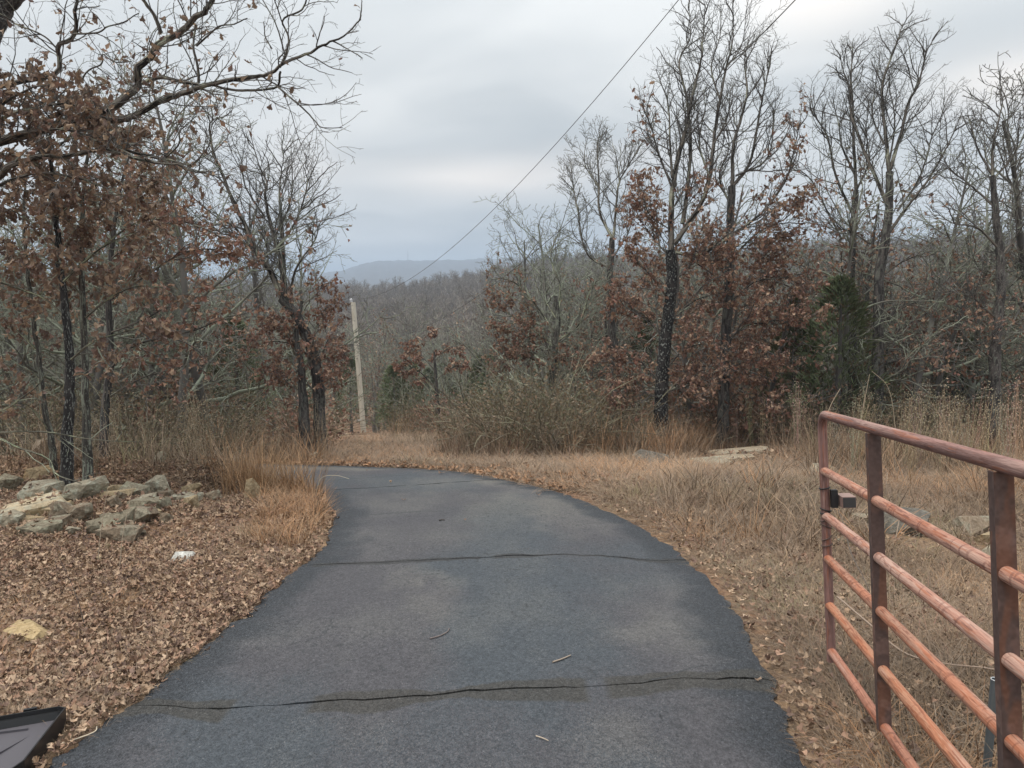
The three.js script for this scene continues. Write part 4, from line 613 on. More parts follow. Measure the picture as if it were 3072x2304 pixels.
function heroTree(key, label, o = {}) {
  const H = HERO[key], rng = rngOf(o.seed || 1), b0 = H.trunk[0], base = V(b0[0], gy(b0[0], -b0[2]) - 0.12, b0[2]);
  const t = thing(o.name || 'oak_tree', label, 'tree', base.toArray(), o.group), loc = (l) => l.map(([x, y, z]) => V(x - base.x, y - base.y, z - base.z));
  const tp = loc(H.trunk); tp[0].set(0, 0, 0);
  const tc = new THREE.CatmullRomCurve3(tp, false, 'centripetal').getPoints(tp.length * 5); tc.forEach((p, k) => { if (k > 1) { p.x += (rng() - 0.5) * 0.012; p.z += (rng() - 0.5) * 0.03; } });
  const rad = tc.map((_, k) => { const f = k / (tc.length - 1); return lerp(H.r[0], H.r[1], f) * (1 + 0.55 * exp(-f * 22)) * (0.94 + 0.12 * vn(k * 0.8, o.seed, 260)); });
  const tm = new Mesher(); tm.tube(tc, rad, 14, () => [1, 1, 1]); part(t, 'trunk', tm.geo(), o.bark || barkDark);
  const tw = new Mesher(), tips = [], lev = { ...HEROLEV, wood: o.wood || 'dark', ...o.lev };
  for (const [pl, r0, r1, leaf] of H.limbs) {
    const slim = o.slim || 0.8, lp = loc(pl), c = new THREE.CatmullRomCurve3(lp, false, 'centripetal').getPoints(lp.length * 4);
    c.forEach((p, k) => { if (k > 0) { p.x += (rng() - 0.5) * r0 * 0.3; p.y += (rng() - 0.5) * r0 * 0.3; p.z += (vn(k * 0.25, r0 * 999, 261) - vn(0, r0 * 999, 261)) * 0.1 * min(1, k / 8); } });
    const lm = new Mesher(); const wc = woodCol(lev.wood, rng() * 900); lm.tube(c, taper(c.length, r0 * slim, r1).map((q, k) => q * (0.93 + 0.14 * vn(k * 0.9, r0 * 777, 265))), r0 > 0.03 ? 10 : 6, (a, b) => wc(a, b).map((q) => q * 2.5)); part(t, 'limb', lm.geo(), limbMat);
    sprout(tw, rng, c, r0, lev, 0, tips, leaf); tips.push({ path: c.slice(-max(4, floor(c.length / 3))), leaf });
  }
  if (o.trunkTwigs) sprout(tw, rng, tc.slice(floor(tc.length * o.trunkTwigs)), H.r[1], lev, 0, tips, o.trunkLeaf || 0);
  part(t, 'twigs', tw.geo(), woodMat, true);
  if (o.perTip) {
    const all = leavesOn(rng, tips, o.perTip, (o.leafSize || 0.11) * 0.88, 0.05).filter((l) => !o.clear || (l.p.x + base.x) / -(l.p.z + base.z) < o.clear), tones = o.tones || leafTones, mats = tones === leafTonesLeft ? leafPartMats : leafPartMatsR;
    const cam = camera.position.clone().sub(base); all.forEach((l) => { l.k = l.s / l.p.distanceTo(cam); }); all.sort((a, b) => b.k - a.k);
    const n = min(o.leafParts || 0, all.length), step = all.length / max(1, n);
    const lm = new Mesher(true);
    all.forEach((l, k) => {
      const mt = leafPlace(rng, l.p, l.s, 0.35), v = floor(rng() * LEAVES.length), tone = floor(pow(rng(), 1.15) * tones.length);
      if (k < n) { const m = part(t, 'leaf', leafGeos[v], mats[tone]); mt.decompose(m.position, m.quaternion, m.scale); } else { const j = 0.8 + rng() * 0.4; if (o.simple) lm.add(SIMPLE[v % 2].v, SIMPLE[v % 2].t, mt, tones[tone].map((q) => q * j)); else lm.add(LEAVES[v].v, LEAVES[v].t, mt, tones[tone].map((q) => q * j)); }
    });
    if (lm.p.length) part(t, 'leaves', lm.geo(), leafMat, true);
  }
  return t;
}
const LEAFY = { levels: [{ gap: 0.16, from: 0.1, len: 0.75, ang: 0.85, segs: 6, wig: 0.25, up: 0.0, r: 0.012 }, { gap: 0.12, from: 0.15, len: 0.32, ang: 0.85, segs: 4, wig: 0.3, up: 0, r: 0.006 }] };
heroTree('overhang', 'large bare oak reaching long limbs in from the left frame edge overhead', { seed: 11, wood: 'dark', bark: barkDark, perTip: 1.2, leafSize: 0.085, tones: leafTonesLeft, leafParts: 200, lev: { rmin: 0.0022, levels: [{ gap: 0.13, from: 0.08, len: 0.8, ang: 0.8, segs: 8, wig: 0.24, up: 0.01, r: 0.008 }, { gap: 0.1, from: 0.12, len: 0.3, ang: 0.8, segs: 5, wig: 0.28, up: 0.01, r: 0.0045 }, { gap: 0.09, from: 0.25, len: 0.11, ang: 0.75, segs: 2, wig: 0.2, up: 0, r: 0.0026 }] } });
const leafyL = { ...LEAFY, rmin: 0.0028, leafFrom: 0 };
heroTree('trunkA', 'black-trunked oak speckled with white lichen rising from the rock pile', { seed: 12, wood: 'lichen', bark: barkBlack, perTip: 8, leafSize: 0.092, tones: leafTonesLeft, leafParts: 300, lev: leafyL, trunkTwigs: 0.45, trunkLeaf: 0.8 });
heroTree('trunkB', 'slender lichened oak just right of the black trunk at the rock pile', { seed: 13, wood: 'lichen', bark: barkLichen, perTip: 7.5, leafSize: 0.092, tones: leafTonesLeft, leafParts: 300, lev: leafyL, trunkTwigs: 0.4, trunkLeaf: 0.8 });
heroTree('thin', 'thin grey sapling left of the black trunk behind the rocks', { seed: 14, wood: 'lichen', bark: barkLichen, perTip: 6, leafSize: 0.092, tones: leafTonesLeft, leafParts: 200, lev: leafyL, trunkTwigs: 0.4, trunkLeaf: 0.7 });
heroTree('reach', 'leafy oak behind the rock pile stretching brown limbs toward the road', { seed: 15, wood: 'dark', bark: barkDark, perTip: 4.4, leafSize: 0.092, tones: leafTones, leafParts: 250, lev: { ...leafyL, scale: 1.1 }, trunkTwigs: 0.35, trunkLeaf: 0.8 });
heroTree('sapling', 'pale lichened sapling branch hanging low over the rock pile from the left', { name: 'sapling', seed: 16, wood: 'lichen', bark: barkLichen, perTip: 0.8, leafSize: 0.11, tones: leafTonesLeft, leafParts: 12, lev: { rmin: 0.0022, levels: [{ gap: 0.3, from: 0.2, len: 0.5, ang: 0.7, segs: 6, wig: 0.25, up: 0.02, r: 0.006 }, { gap: 0.2, from: 0.2, len: 0.2, ang: 0.8, segs: 4, wig: 0.3, up: 0, r: 0.003 }] } });
heroTree('bare_left', 'crooked oak leaning left across the bend, bare above and leafy below', { seed: 17, wood: 'dark', bark: barkDark, perTip: 2.6, leafSize: 0.09, leafParts: 250, tones: leafTones, clear: -0.213 });
heroTree('bare_left_twin', 'dark twin trunk left of the crooked oak across the bend', { seed: 18, wood: 'grey', bark: barkDark, perTip: 3.4, leafSize: 0.09, leafParts: 150, tones: leafTones, clear: -0.213, lev: { ...LEAFY, rmin: 0.0034, leafFrom: 0 } });
heroTree('big_right', 'tallest oak right of the bend with twin leaders and russet leaves below', { seed: 19, wood: 'dark', bark: barkBlack, perTip: 2.6, leafSize: 0.095, leafParts: 300, tones: leafTones });
heroTree('second_right', 'leafy oak standing just right of the tallest one', { seed: 20, wood: 'dark', bark: barkDark, perTip: 2.6, leafSize: 0.095, leafParts: 300, tones: leafTones });
heroTree('fork_right', 'bare spreading oak with a forked crown above the green cedar', { seed: 21, wood: 'dark', bark: barkDark, perTip: 1.8, leafSize: 0.09, leafParts: 60, tones: leafTones });
heroTree('fork_right_twin', 'bare oak close behind and left of the forked one', { seed: 22, wood: 'dark', bark: barkDark });
heroTree('edge_right', 'bare oak by the right frame edge above the gate', { seed: 23, wood: 'dark', bark: barkGrey, perTip: 1.8, leafSize: 0.09, leafParts: 60, tones: leafTones });
heroTree('slim_mid', 'slim bare oak with three leaders left of the tallest oak', { seed: 24, wood: 'grey', bark: barkGrey, lev: { rmin: 0.005 } });
heroTree('lichen_mid', 'lichen-grey crooked oak with russet leaves above the brush mound', { seed: 25, wood: 'lichen', bark: barkLichen, perTip: 2.4, leafSize: 0.1, leafParts: 120, tones: leafTones, lev: { rmin: 0.005 } });
heroTree('small_leafy', 'small russet oak on thin stems beside the pale track', { seed: 26, wood: 'dark', bark: barkDark, perTip: 7, leafSize: 0.14, leafParts: 80, tones: leafTones, simple: true, lev: { ...LEAFY, rmin: 0.006, leafFrom: 0 } });

// background trees: a few of each kind, then clones
function protoTree(seed, o) {
  const rng = rngOf(seed), g = new THREE.Group(), H = o.h, tr = [V(0, -0.3, 0)]; let p = V(0, -0.3, 0), d = V((rng() - 0.5) * 0.25, 1, (rng() - 0.5) * 0.25);
  const n = 9; for (let k = 0; k < n; k++) { d.x += (rng() - 0.5) * 0.22; d.z += (rng() - 0.5) * 0.22; d.y += 0.05; d.normalize(); p = p.clone().addScaledVector(d, H * 0.85 / n); tr.push(p); }
  const tc = new THREE.CatmullRomCurve3(tr).getPoints(20), rad = tc.map((_, k) => lerp(o.r, o.r * 0.18, k / 20) * (1 + 0.4 * exp(-k * 0.9)));
  const tm = new Mesher(); tm.tube(tc, rad, o.sides || 8, woodCol(o.trunkWood || 'dark', seed)); const trunk = new THREE.Mesh(tm.geo(), woodMat); trunk.name = 'trunk'; g.add(trunk);
  const tw = new Mesher(), tips = [], lev = { wood: o.wood, rmin: o.rmin, leafFrom: o.leafFrom ?? 0, levels: o.levels };
  for (let k = 0; k < o.limbs; k++) {
    const f = lerp(o.low, 0.97, (k + rng() * 0.8) / o.limbs), i = min(19, floor(f * 20)), st = tc[i].clone(), az = k * 2.4 + rng() * 0.9, el = lerp(o.el0, o.el1, f) + (rng() - 0.5) * 0.3;
    const dir = V(cos(az) * cos(el), sin(el), sin(az) * cos(el)), L = o.spread * H * (1 - 0.6 * f) * (0.6 + rng() * 0.7), r = rad[i] * 0.55, path = wander(rng, st, dir, L, 10, 0.26, o.up);
    tw.tube(path, taper(path.length, r, o.rmin), 5, woodCol(o.wood, rng() * 900)); tips.push({ path, leaf: o.leaf }); sprout(tw, rng, path, r, lev, 0, tips, o.leaf);
  }
  sprout(tw, rng, tc.slice(9), rad[12], lev, 0, tips, o.leaf);
  const crown = new THREE.Mesh(tw.geo(), woodMat); crown.name = 'crown'; crown.userData.kind = 'stuff'; g.add(crown);
  if (o.leaf) { const lm = new Mesher(true); for (const l of leavesOn(rng, tips, o.perTip, o.leafSize, 0.1)) { const mt = leafPlace(rng, l.p, l.s, 0.3), j = 0.75 + rng() * 0.5, tone = leafTones[floor(rng() * leafTones.length)], v = floor(rng() * 2); lm.add(SIMPLE[v].v, SIMPLE[v].t, mt, tone.map((q) => q * j)); } const m = new THREE.Mesh(lm.geo(), leafMat); m.name = 'leaves'; m.userData.kind = 'stuff'; g.add(m); }
  g.traverse((q) => { if (q.isMesh) shade(q); });
  return g;
}
const BL = (s) => [{ gap: 0.24 * s, from: 0.12, len: 1.25 * s, ang: 0.8, segs: 7, wig: 0.36, up: 0.03, r: 0.014 }, { gap: 0.15 * s, from: 0.12, len: 0.52 * s, ang: 0.85, segs: 4, wig: 0.34, up: 0.02, r: 0.009 }, { gap: 0.13 * s, from: 0.25, len: 0.2 * s, ang: 0.8, segs: 2, wig: 0.25, up: 0, r: 0.006 }];
const protos = {
  lichen: [31, 32, 33, 34].map((s, k) => protoTree(s, { h: [6, 7, 5, 6.5][k], r: 0.085, limbs: 11, low: 0.22, el0: 0.15, el1: 0.9, spread: 0.5, up: 0.03, wood: 'lichen', trunkWood: 'grey', rmin: 0.005, levels: BL(1.05), leaf: k === 3 ? 0.3 : 0, perTip: 1.5, leafSize: 0.1 })),
  russet: [41, 42, 43, 44].map((s, k) => protoTree(s, { h: [5, 6, 4.2, 5.5][k], r: 0.09, limbs: 13, low: 0.16, el0: 0.1, el1: 0.9, spread: 0.45, up: 0.02, wood: 'grey', rmin: 0.006, levels: BL(1.2).slice(0, 2), leaf: 1, perTip: [3.4, 2.8, 3.8, 2.0][k], leafSize: 0.095 })),
  tall: [51, 52, 53].map((s, k) => protoTree(s, { h: [8.5, 9.5, 8][k], r: 0.13, limbs: 12, low: 0.38, el0: 0.5, el1: 1.15, spread: 0.38, up: 0.06, wood: 'grey', rmin: 0.007, levels: BL(1.1), leaf: 0 })),
};
function protoCedar(seed, H, R) {
  const rng = rngOf(seed), g = new THREE.Group(), tm = new Mesher(), q = [V(0, -0.3, 0), V(0.03, H * 0.5, 0.02), V(0, H * 0.97, 0)]; tm.tube(q, [0.09, 0.05, 0.01], 7, woodCol('dark', 3)); const tr = new THREE.Mesh(tm.geo(), woodMat); tr.name = 'trunk'; g.add(tr);
  const fm = new Mesher(true), blade = [0, 0, 0, -0.5, 0.45, 0.1, 0.1, 1, 0, 0.45, 0.5, -0.1], tri = [0, 3, 2, 0, 2, 1];
  for (let k = 0; k < 190 * H; k++) {
    const f = pow(rng(), 0.75), y = H * (0.06 + 0.94 * f), az = rng() * 2 * PI, lobe = 0.72 + 0.5 * vn(az * 1.6 + seed, f * 9, seed), rr = R * pow(1 - f, 0.72) * lobe * sqrt(0.15 + 0.85 * rng()) + 0.03, c = V(cos(az) * rr, y + rr * 0.18, sin(az) * rr);
    const out = V(cos(az), 0.55 + rng() * 0.5, sin(az)), tone = 0.65 + rng() * 0.7, col = rng() < 0.08 ? [0.11, 0.075, 0.04] : [0.115 * tone, 0.14 * tone, 0.068 * tone];
    for (let b = 0; b < 6; b++) { const dd = out.clone().add(V(rng() - 0.5, rng() - 0.5, rng() - 0.5).multiplyScalar(1.3)).normalize(); _q.setFromUnitVectors(_y, dd); const L = 0.09 + rng() * 0.12; fm.add(blade, tri, new THREE.Matrix4().compose(c.clone().add(V(rng() - 0.5, rng() - 0.5, rng() - 0.5).multiplyScalar(0.12)), _q, V(0.035, L, 0.035)), col); }
  }
  const m = new THREE.Mesh(fm.geo(), new THREE.MeshStandardMaterial({ vertexColors: true, roughness: 0.9, side: THREE.DoubleSide })); m.name = 'crown'; m.userData.kind = 'stuff'; g.add(m); g.traverse((q2) => { if (q2.isMesh) shade(q2); }); return g;
}
protos.cedar = [protoCedar(61, 3.3, 1.2), protoCedar(62, 4.2, 1.15)];
function plant(proto, name, label, category, x, d, s, turn, group, lean = 0) { const c = proto.clone(); c.name = numbered(name); c.position.set(x, gy(x, d), -d); c.rotation.set(lean, turn, lean * 0.7); c.scale.setScalar(s); tag(c, label, category, group); scene.add(c); return c; }
// single trees one can point to
plant(protos.cedar[1], 'cedar_tree', 'softer green cedar tucked against the left side of the dark cedar by the gate end', 'cedar', 6.15, 16.7, 0.78, 1.9);
plant(protos.cedar[0], 'cedar_tree', 'muted green cedar low between the pole and the small russet oak', 'cedar', -5.9, 38, 1.05, 0.9);
plant(protos.cedar[1], 'cedar_tree', 'muted green cedar left of the utility pole foot', 'cedar', -9.3, 33, 0.95, 2.6);
plant(protos.cedar[0], 'cedar_tree', 'green cedar right of the small russet oak, above the track', 'cedar', -1.6, 40, 1.25, 3.3);
plant(protos.cedar[0], 'cedar_tree', 'dark green cedar below the forked oak, left of the gate end', 'cedar', 6.75, 15.9, 1.08, 0.4);
plant(protos.cedar[1], 'cedar_tree', 'low dark cedar behind the brush mound at the end of the track', 'cedar', -1.0, 34, 0.85, 1.2);
plant(protos.cedar[0], 'cedar_tree', 'dark cedar beside the thin dark trunk left of the crooked oak', 'cedar', -7.2, 20, 0.95, 2.2);
plant(protos.cedar[1], 'cedar_tree', 'shadowy cedar deep in the left thicket', 'cedar', -8.9, 21, 0.7, 3.1);
plant(protos.cedar[1], 'cedar_tree', 'olive cedar with a pointed top left of the lichen oak', 'cedar', -1.8, 55, 1.5, 0.3);
plant(protos.cedar[0], 'cedar_tree', 'round olive cedar beside the pointed one in the clearing', 'cedar', -2.4, 47, 1.25, 2.0);
plant(protos.cedar[1], 'cedar_tree', 'dim cedar right of the pole behind the grey saplings', 'cedar', -4.6, 42, 0.9, 4.0);
plant(protos.cedar[0], 'cedar_tree', 'small cedar half hidden behind the gate upright', 'cedar', 11.2, 19, 0.8, 5.0);
{
  const rng = rngOf(77), spots = [], UNIT = ['first', 'second', 'third', 'fourth', 'fifth', 'sixth', 'seventh', 'eighth', 'ninth'], TEEN = ['tenth', 'eleventh', 'twelfth', 'thirteenth', 'fourteenth', 'fifteenth', 'sixteenth', 'seventeenth', 'eighteenth', 'nineteenth'];
  const ordinal = (k) => (k < 10 ? UNIT[k - 1] : k < 20 ? TEEN[k - 10] : k % 10 === 0 ? ['twentieth', 'thirtieth', 'fortieth'][k / 10 - 2] : ['twenty', 'thirty', 'forty'][floor(k / 10) - 2] + '-' + UNIT[k % 10 - 1]);
  const zone = (n, az0, az1, d0, d1, mix, gap, group, where) => {
    const made = {};
    for (let k = 0, tries = 0; k < n && tries < n * 40; tries++) {
      const az = lerp(az0, az1, rng()), d = sqrt(lerp(d0 * d0, d1 * d1, rng())), x = d * Math.tan(az * PI / 180);
      if (roadDist(x, d) < 1.0 || spots.some(([a, b]) => (a - x) ** 2 + (b - d) ** 2 < gap * gap)) continue;
      spots.push([x, d]); k++;
      let r = rng(), kind = 'lichen'; for (const q of Object.keys(mix)) { if (r < mix[q]) { kind = q; break; } r -= mix[q]; }
      if (kind === 'russet' && (az > 22 || az < -20) && rng() < 0.5) kind = 'lichen';
      const set = protos[kind], i = floor(rng() * set.length), s = (0.8 + rng() * 0.45) * (d > 45 ? 1.15 : 1);
      const label = { lichen: 'lichen-grey bare oak ' + where, russet: 'russet-leaved young oak ' + where, tall: 'tall grey bare oak ' + where, cedar: 'dark green cedar ' + where }[kind];
      const o = plant(set[i], kind === 'cedar' ? 'cedar_tree' : 'oak_tree', label, kind === 'cedar' ? 'cedar' : 'tree', x, d, s, rng() * 6.28, group, (rng() - 0.5) * 0.1); (made[kind] ??= []).push([x / d, o, label]);
    }
    for (const l of Object.values(made)) { l.sort((a, b) => a[0] - b[0]); l.forEach(([, o, label], k) => { if (l.length > 1) o.userData.label = label.replace(where, '') + (k === 0 ? 'farthest left ' : k === l.length - 1 ? 'farthest right ' : ordinal(k + 1) + ' from the left ') + where; }); }
  };
  zone(60, 13, 37, 16.5, 25, { lichen: 0.66, russet: 0.32, tall: 0.02, cedar: 0.0 }, 1.15, 'near thicket trees right of the bend', 'in the near thicket behind the gate');
  zone(86, 5, 38, 25, 42, { lichen: 0.53, russet: 0.17, tall: 0.29, cedar: 0.01 }, 1.25, 'thicket trees right of the bend', 'deeper in the right-hand thicket');
  zone(14, 2, 13, 20, 27, { lichen: 0.5, russet: 0.45, cedar: 0.05 }, 1.2, 'trees above the brush mound', 'behind the brush mound');
  zone(80, 0, 38, 42, 80, { lichen: 0.3, russet: 0.1, tall: 0.54, cedar: 0.06 }, 1.8, 'far trees on the right slope', 'far down the right slope');
  zone(30, -38, -21, 13.2, 20, { lichen: 0.74, russet: 0.26 }, 1.1, 'near thicket trees left of the drive', 'in the thicket behind the rock pile');
  zone(44, -38, -14.5, 19, 34, { lichen: 0.82, russet: 0.14, tall: 0.02, cedar: 0.02 }, 1.3, 'thicket trees left of the bend', 'behind the crooked oak left of the pole');
  zone(36, -38, -9, 36, 70, { lichen: 0.62, russet: 0.14, tall: 0.1, cedar: 0.14 }, 1.9, 'far trees on the left slope', 'down the left slope behind the pole');
  zone(36, -10.5, 3, 38, 50, { lichen: 0.7, russet: 0.04, cedar: 0.26 }, 1.3, 'grey-green trees below the far hillside', 'below the far hillside right of the pole');
  zone(34, -11.5, 2, 50, 90, { lichen: 0.62, russet: 0.1, tall: 0.12, cedar: 0.16 }, 2.2, 'trees in the cleared strip', 'at the bottom of the cleared strip');
}
[[-0.2, 34, 1.0, 'with two thin leaders right of the far ridge'], [0.9, 33, 1.08, 'second right of the far ridge'], [1.8, 35, 1.12, 'third right of the far ridge, beside the slim oak'], [2.6, 31, 1.0, 'close behind the slim three-leader oak'], [-0.9, 37, 0.9, 'lowest of the row right of the far ridge']].forEach(([x, d, s, w], k) => plant(protos.tall[k % 3], 'oak_tree', 'grey bare oak ' + w, 'tree', x, d, s, k * 1.3, 'bare oaks in a row right of the far ridge'));
// saplings behind the pole and track, thin stems one can see against the dark
{
  const rng = rngOf(88), make = (s) => protoTree(s, { h: 3.4, r: 0.035, limbs: 7, low: 0.3, el0: 0.5, el1: 1.1, spread: 0.3, up: 0.03, wood: 'lichen', trunkWood: 'lichen', sides: 5, rmin: 0.006, levels: BL(0.8).slice(0, 2), leaf: 0 }), set = [make(91), make(92), make(93)];
  for (const [x, d, w] of [[-5.3, 36, 'just right of the utility pole'], [-4.6, 38, 'second from the utility pole'], [-3.9, 35.5, 'in front of the dim cedar'], [-3.3, 39, 'beside the track mouth'], [-7.6, 31, 'just left of the utility pole'], [-2.1, 33, 'left of the low dark cedar'], [-8.4, 27, 'between the pole and the crooked oak']]) plant(set[floor(rng() * 3)], 'sapling', 'thin grey sapling ' + w, 'sapling', x, d, 0.9 + rng() * 0.4, rng() * 6, 'grey saplings by the cleared strip');
}
// the wooded hillside across the valley: one mass
{
  const rng = rngOf(99);
  const far = [101, 102, 103].map((s, k) => protoTree(s, { h: [9, 10.5, 8][k], r: 0.2, limbs: 14, low: 0.3, el0: 0.4, el1: 1.1, spread: 0.36, up: 0.05, wood: 'grey', trunkWood: 'grey', sides: 5, rmin: 0.03, levels: [{ gap: 0.5, from: 0.1, len: 1.7, ang: 0.7, segs: 3, wig: 0.22, up: 0.06, r: 0.03 }, { gap: 0.5, from: 0.2, len: 0.8, ang: 0.7, segs: 2, wig: 0.2, up: 0.05, r: 0.03 }], leaf: 0 }));
  const geos = far.map((g) => mergeGeometries(g.children.map((c) => c.geometry)));
  const spots = []; for (let k = 0; k < 9000; k++) { const d = sqrt(lerp(85 * 85, 430 * 430, pow(rng(), 1.15))), az = (rng() - 0.5) * 84, x = d * Math.tan(az * PI / 180); if (abs(x) < 480) spots.push([x, d]); }
  geos.forEach((g, k) => {
    const list = spots.filter((_, i) => i % 3 === k), im = new THREE.InstancedMesh(g, woodMat, list.length); im.name = numbered('far_wood'); tag(im, ['bare grey wood covering the hillside across the valley', 'tall bare crowns mixed into the far hillside wood', 'low bare crowns mixed into the far hillside wood'][k], 'wood', 'far hillside wood', 'stuff');
    const m = new THREE.Matrix4(), q = new THREE.Quaternion(), c = new THREE.Color();
    list.forEach(([x, d], i) => { q.setFromAxisAngle(_y, rng() * 6.28); const s = 0.75 + rng() * 0.6; m.compose(V(x, gy(x, d), -d), q, V(s, s * (0.85 + rng() * 0.3), s)); im.setMatrixAt(i, m); const t = 0.8 + rng() * 0.5; c.setRGB(t * 1.15, t * 1.05, t); im.setColorAt(i, c); }); shade(im); scene.add(im);
  });
}
const ROCKS = [
  [-5.12, 8.01, 0.40, 0.18, 'pale', 'broad pale grey boulder left of the black trunk in the rock pile'],
  [-4.56, 7.85, 0.45, 0.17, 'pale', 'largest grey-green boulder of the rock pile, just right of the black lichened trunk'],
  [-4.74, 7.23, 0.54, 0.12, 'cream', 'long cream sandstone slab along the front of the rock pile'],
  [-4.41, 7.15, 0.26, 0.13, 'brown', 'dark brown angular block resting on the cream sandstone slab'],
  [-4.71, 6.95, 0.23, 0.12, 'pale', 'light boulder cut by the left frame edge at the front of the rock pile'],
  [-4.31, 6.67, 0.27, 0.08, 'mossy', 'low mossy green stone lying in leaves below the cream slab'],
  [-4.16, 7.15, 0.20, 0.16, 'brown', 'upright brown stone in the middle of the rock pile'],
  [-3.79, 6.95, 0.36, 0.14, 'mossy', 'wide greenish rock with a split top, right half of the pile'],
  [-3.54, 6.61, 0.33, 0.14, 'brown', 'tilted brown wedge of rock at the right foot of the pile'],
  [-3.64, 7.15, 0.31, 0.14, 'brown', 'flat brown ledge stone sloping right from the rock pile'],
  [-4.48, 8.35, 0.19, 0.11, 'tan', 'small tan stone perched behind the largest grey-green boulder'],
  [-4.13, 8.07, 0.31, 0.13, 'mossy', 'grey-green block with a flat top behind the brown ledge stone'],
  [-4.03, 8.49, 0.26, 0.18, 'pale', 'pale pointed boulder at the right end of the rock pile'],
  [-4.52, 9.56, 0.21, 0.16, 'mossy', 'mossy rock standing behind the pale pointed boulder'],
  [-6.19, 9.80, 0.29, 0.28, 'brown', 'tall square brown rock behind the trunks at the back of the pile'],
  [-5.70, 8.94, 0.30, 0.13, 'tan', 'tan rock behind the broad pale boulder'],
  [-5.92, 8.74, 0.24, 0.16, 'mossy', 'mossy rock at the left frame edge behind the pile'],
  [-4.90, 8.80, 0.17, 0.11, 'tan', 'tan chip of rock behind the slender trunk'],
  [-3.75, 7.97, 0.13, 0.06, 'orange', 'small orange stone beside the pale pointed boulder'],
  [-3.48, 6.37, 0.09, 0.05, 'tan', 'tan cobble in the leaves below the brown wedge'],
  [-3.35, 6.34, 0.06, 0.04, 'tan', 'yellowish pebble next to the tan cobble in the leaves'],
  [-3.33, 5.92, 0.07, 0.05, 'tan', 'round tan cobble lying alone in the leaf litter'],
  [-3.62, 5.98, 0.07, 0.03, 'tan', 'small flat yellowish stone in the leaf litter at left'],
  [-2.90, 6.02, 0.05, 0.03, 'tan', 'tiny tan stone in the leaves near the white rock'],
  [-2.58, 5.74, 0.19, 0.08, 'white', 'bright white rock lying in the brown leaf litter'],
  [-2.86, 8.25, 0.22, 0.25, 'tan', 'tan upright slab leaning in the orange grass inside the bend'],
  [-3.70, 8.60, 0.18, 0.12, 'tan', 'tan stone half hidden in grass right of the rock pile'],
  [-3.32, 8.29, 0.17, 0.10, 'brown', 'brown stone in grass between the rock pile and the leaning slab'],
  [-2.88, 4.28, 0.30, 0.09, 'yellow', 'flat yellow sandstone at the left frame edge in the leaves'],
  [4.12, 13.60, 1.25, 0.06, 'weathered', 'upper of two long thin weathered slabs below the leafy oaks'],
  [3.65, 12.61, 1.16, 0.05, 'weathered', 'lower of two long thin weathered slabs below the leafy oaks'],
  [3.27, 12.12, 0.60, 0.06, 'pale', 'thin pale ledge stone at the foot of the long weathered slabs'],
  [2.30, 12.12, 0.63, 0.18, 'dark', 'dark flat rock at the foot of the big leafy oak'],
  [4.53, 10.69, 0.47, 0.17, 'pale', 'pale rounded rock seen just past the free end of the gate'],
  [3.47, 6.57, 0.52, 0.15, 'dark', 'dark flat-topped rock seen through the upper gate rails'],
  [4.20, 6.71, 0.47, 0.16, 'brown', 'brown ledge rock behind the gate near its second upright'],
  [4.12, 6.34, 0.32, 0.09, 'tan', 'tan block under the brown ledge rock behind the gate'],
  [3.91, 5.98, 0.26, 0.09, 'pale', 'pale lichen rock lowest of the stones behind the gate'],
  [3.32, 7.07, 0.16, 0.07, 'pale', 'small pale stone left of the dark flat-topped rock'],
  [2.88, 6.40, 0.16, 0.03, 'pale', 'pale flat chip of stone in the grass below the gate box'],
  [-3.38, 12.79, 0.27, 0.14, 'pale', 'pale rock at the foot of the twin oaks across the bend'],
];

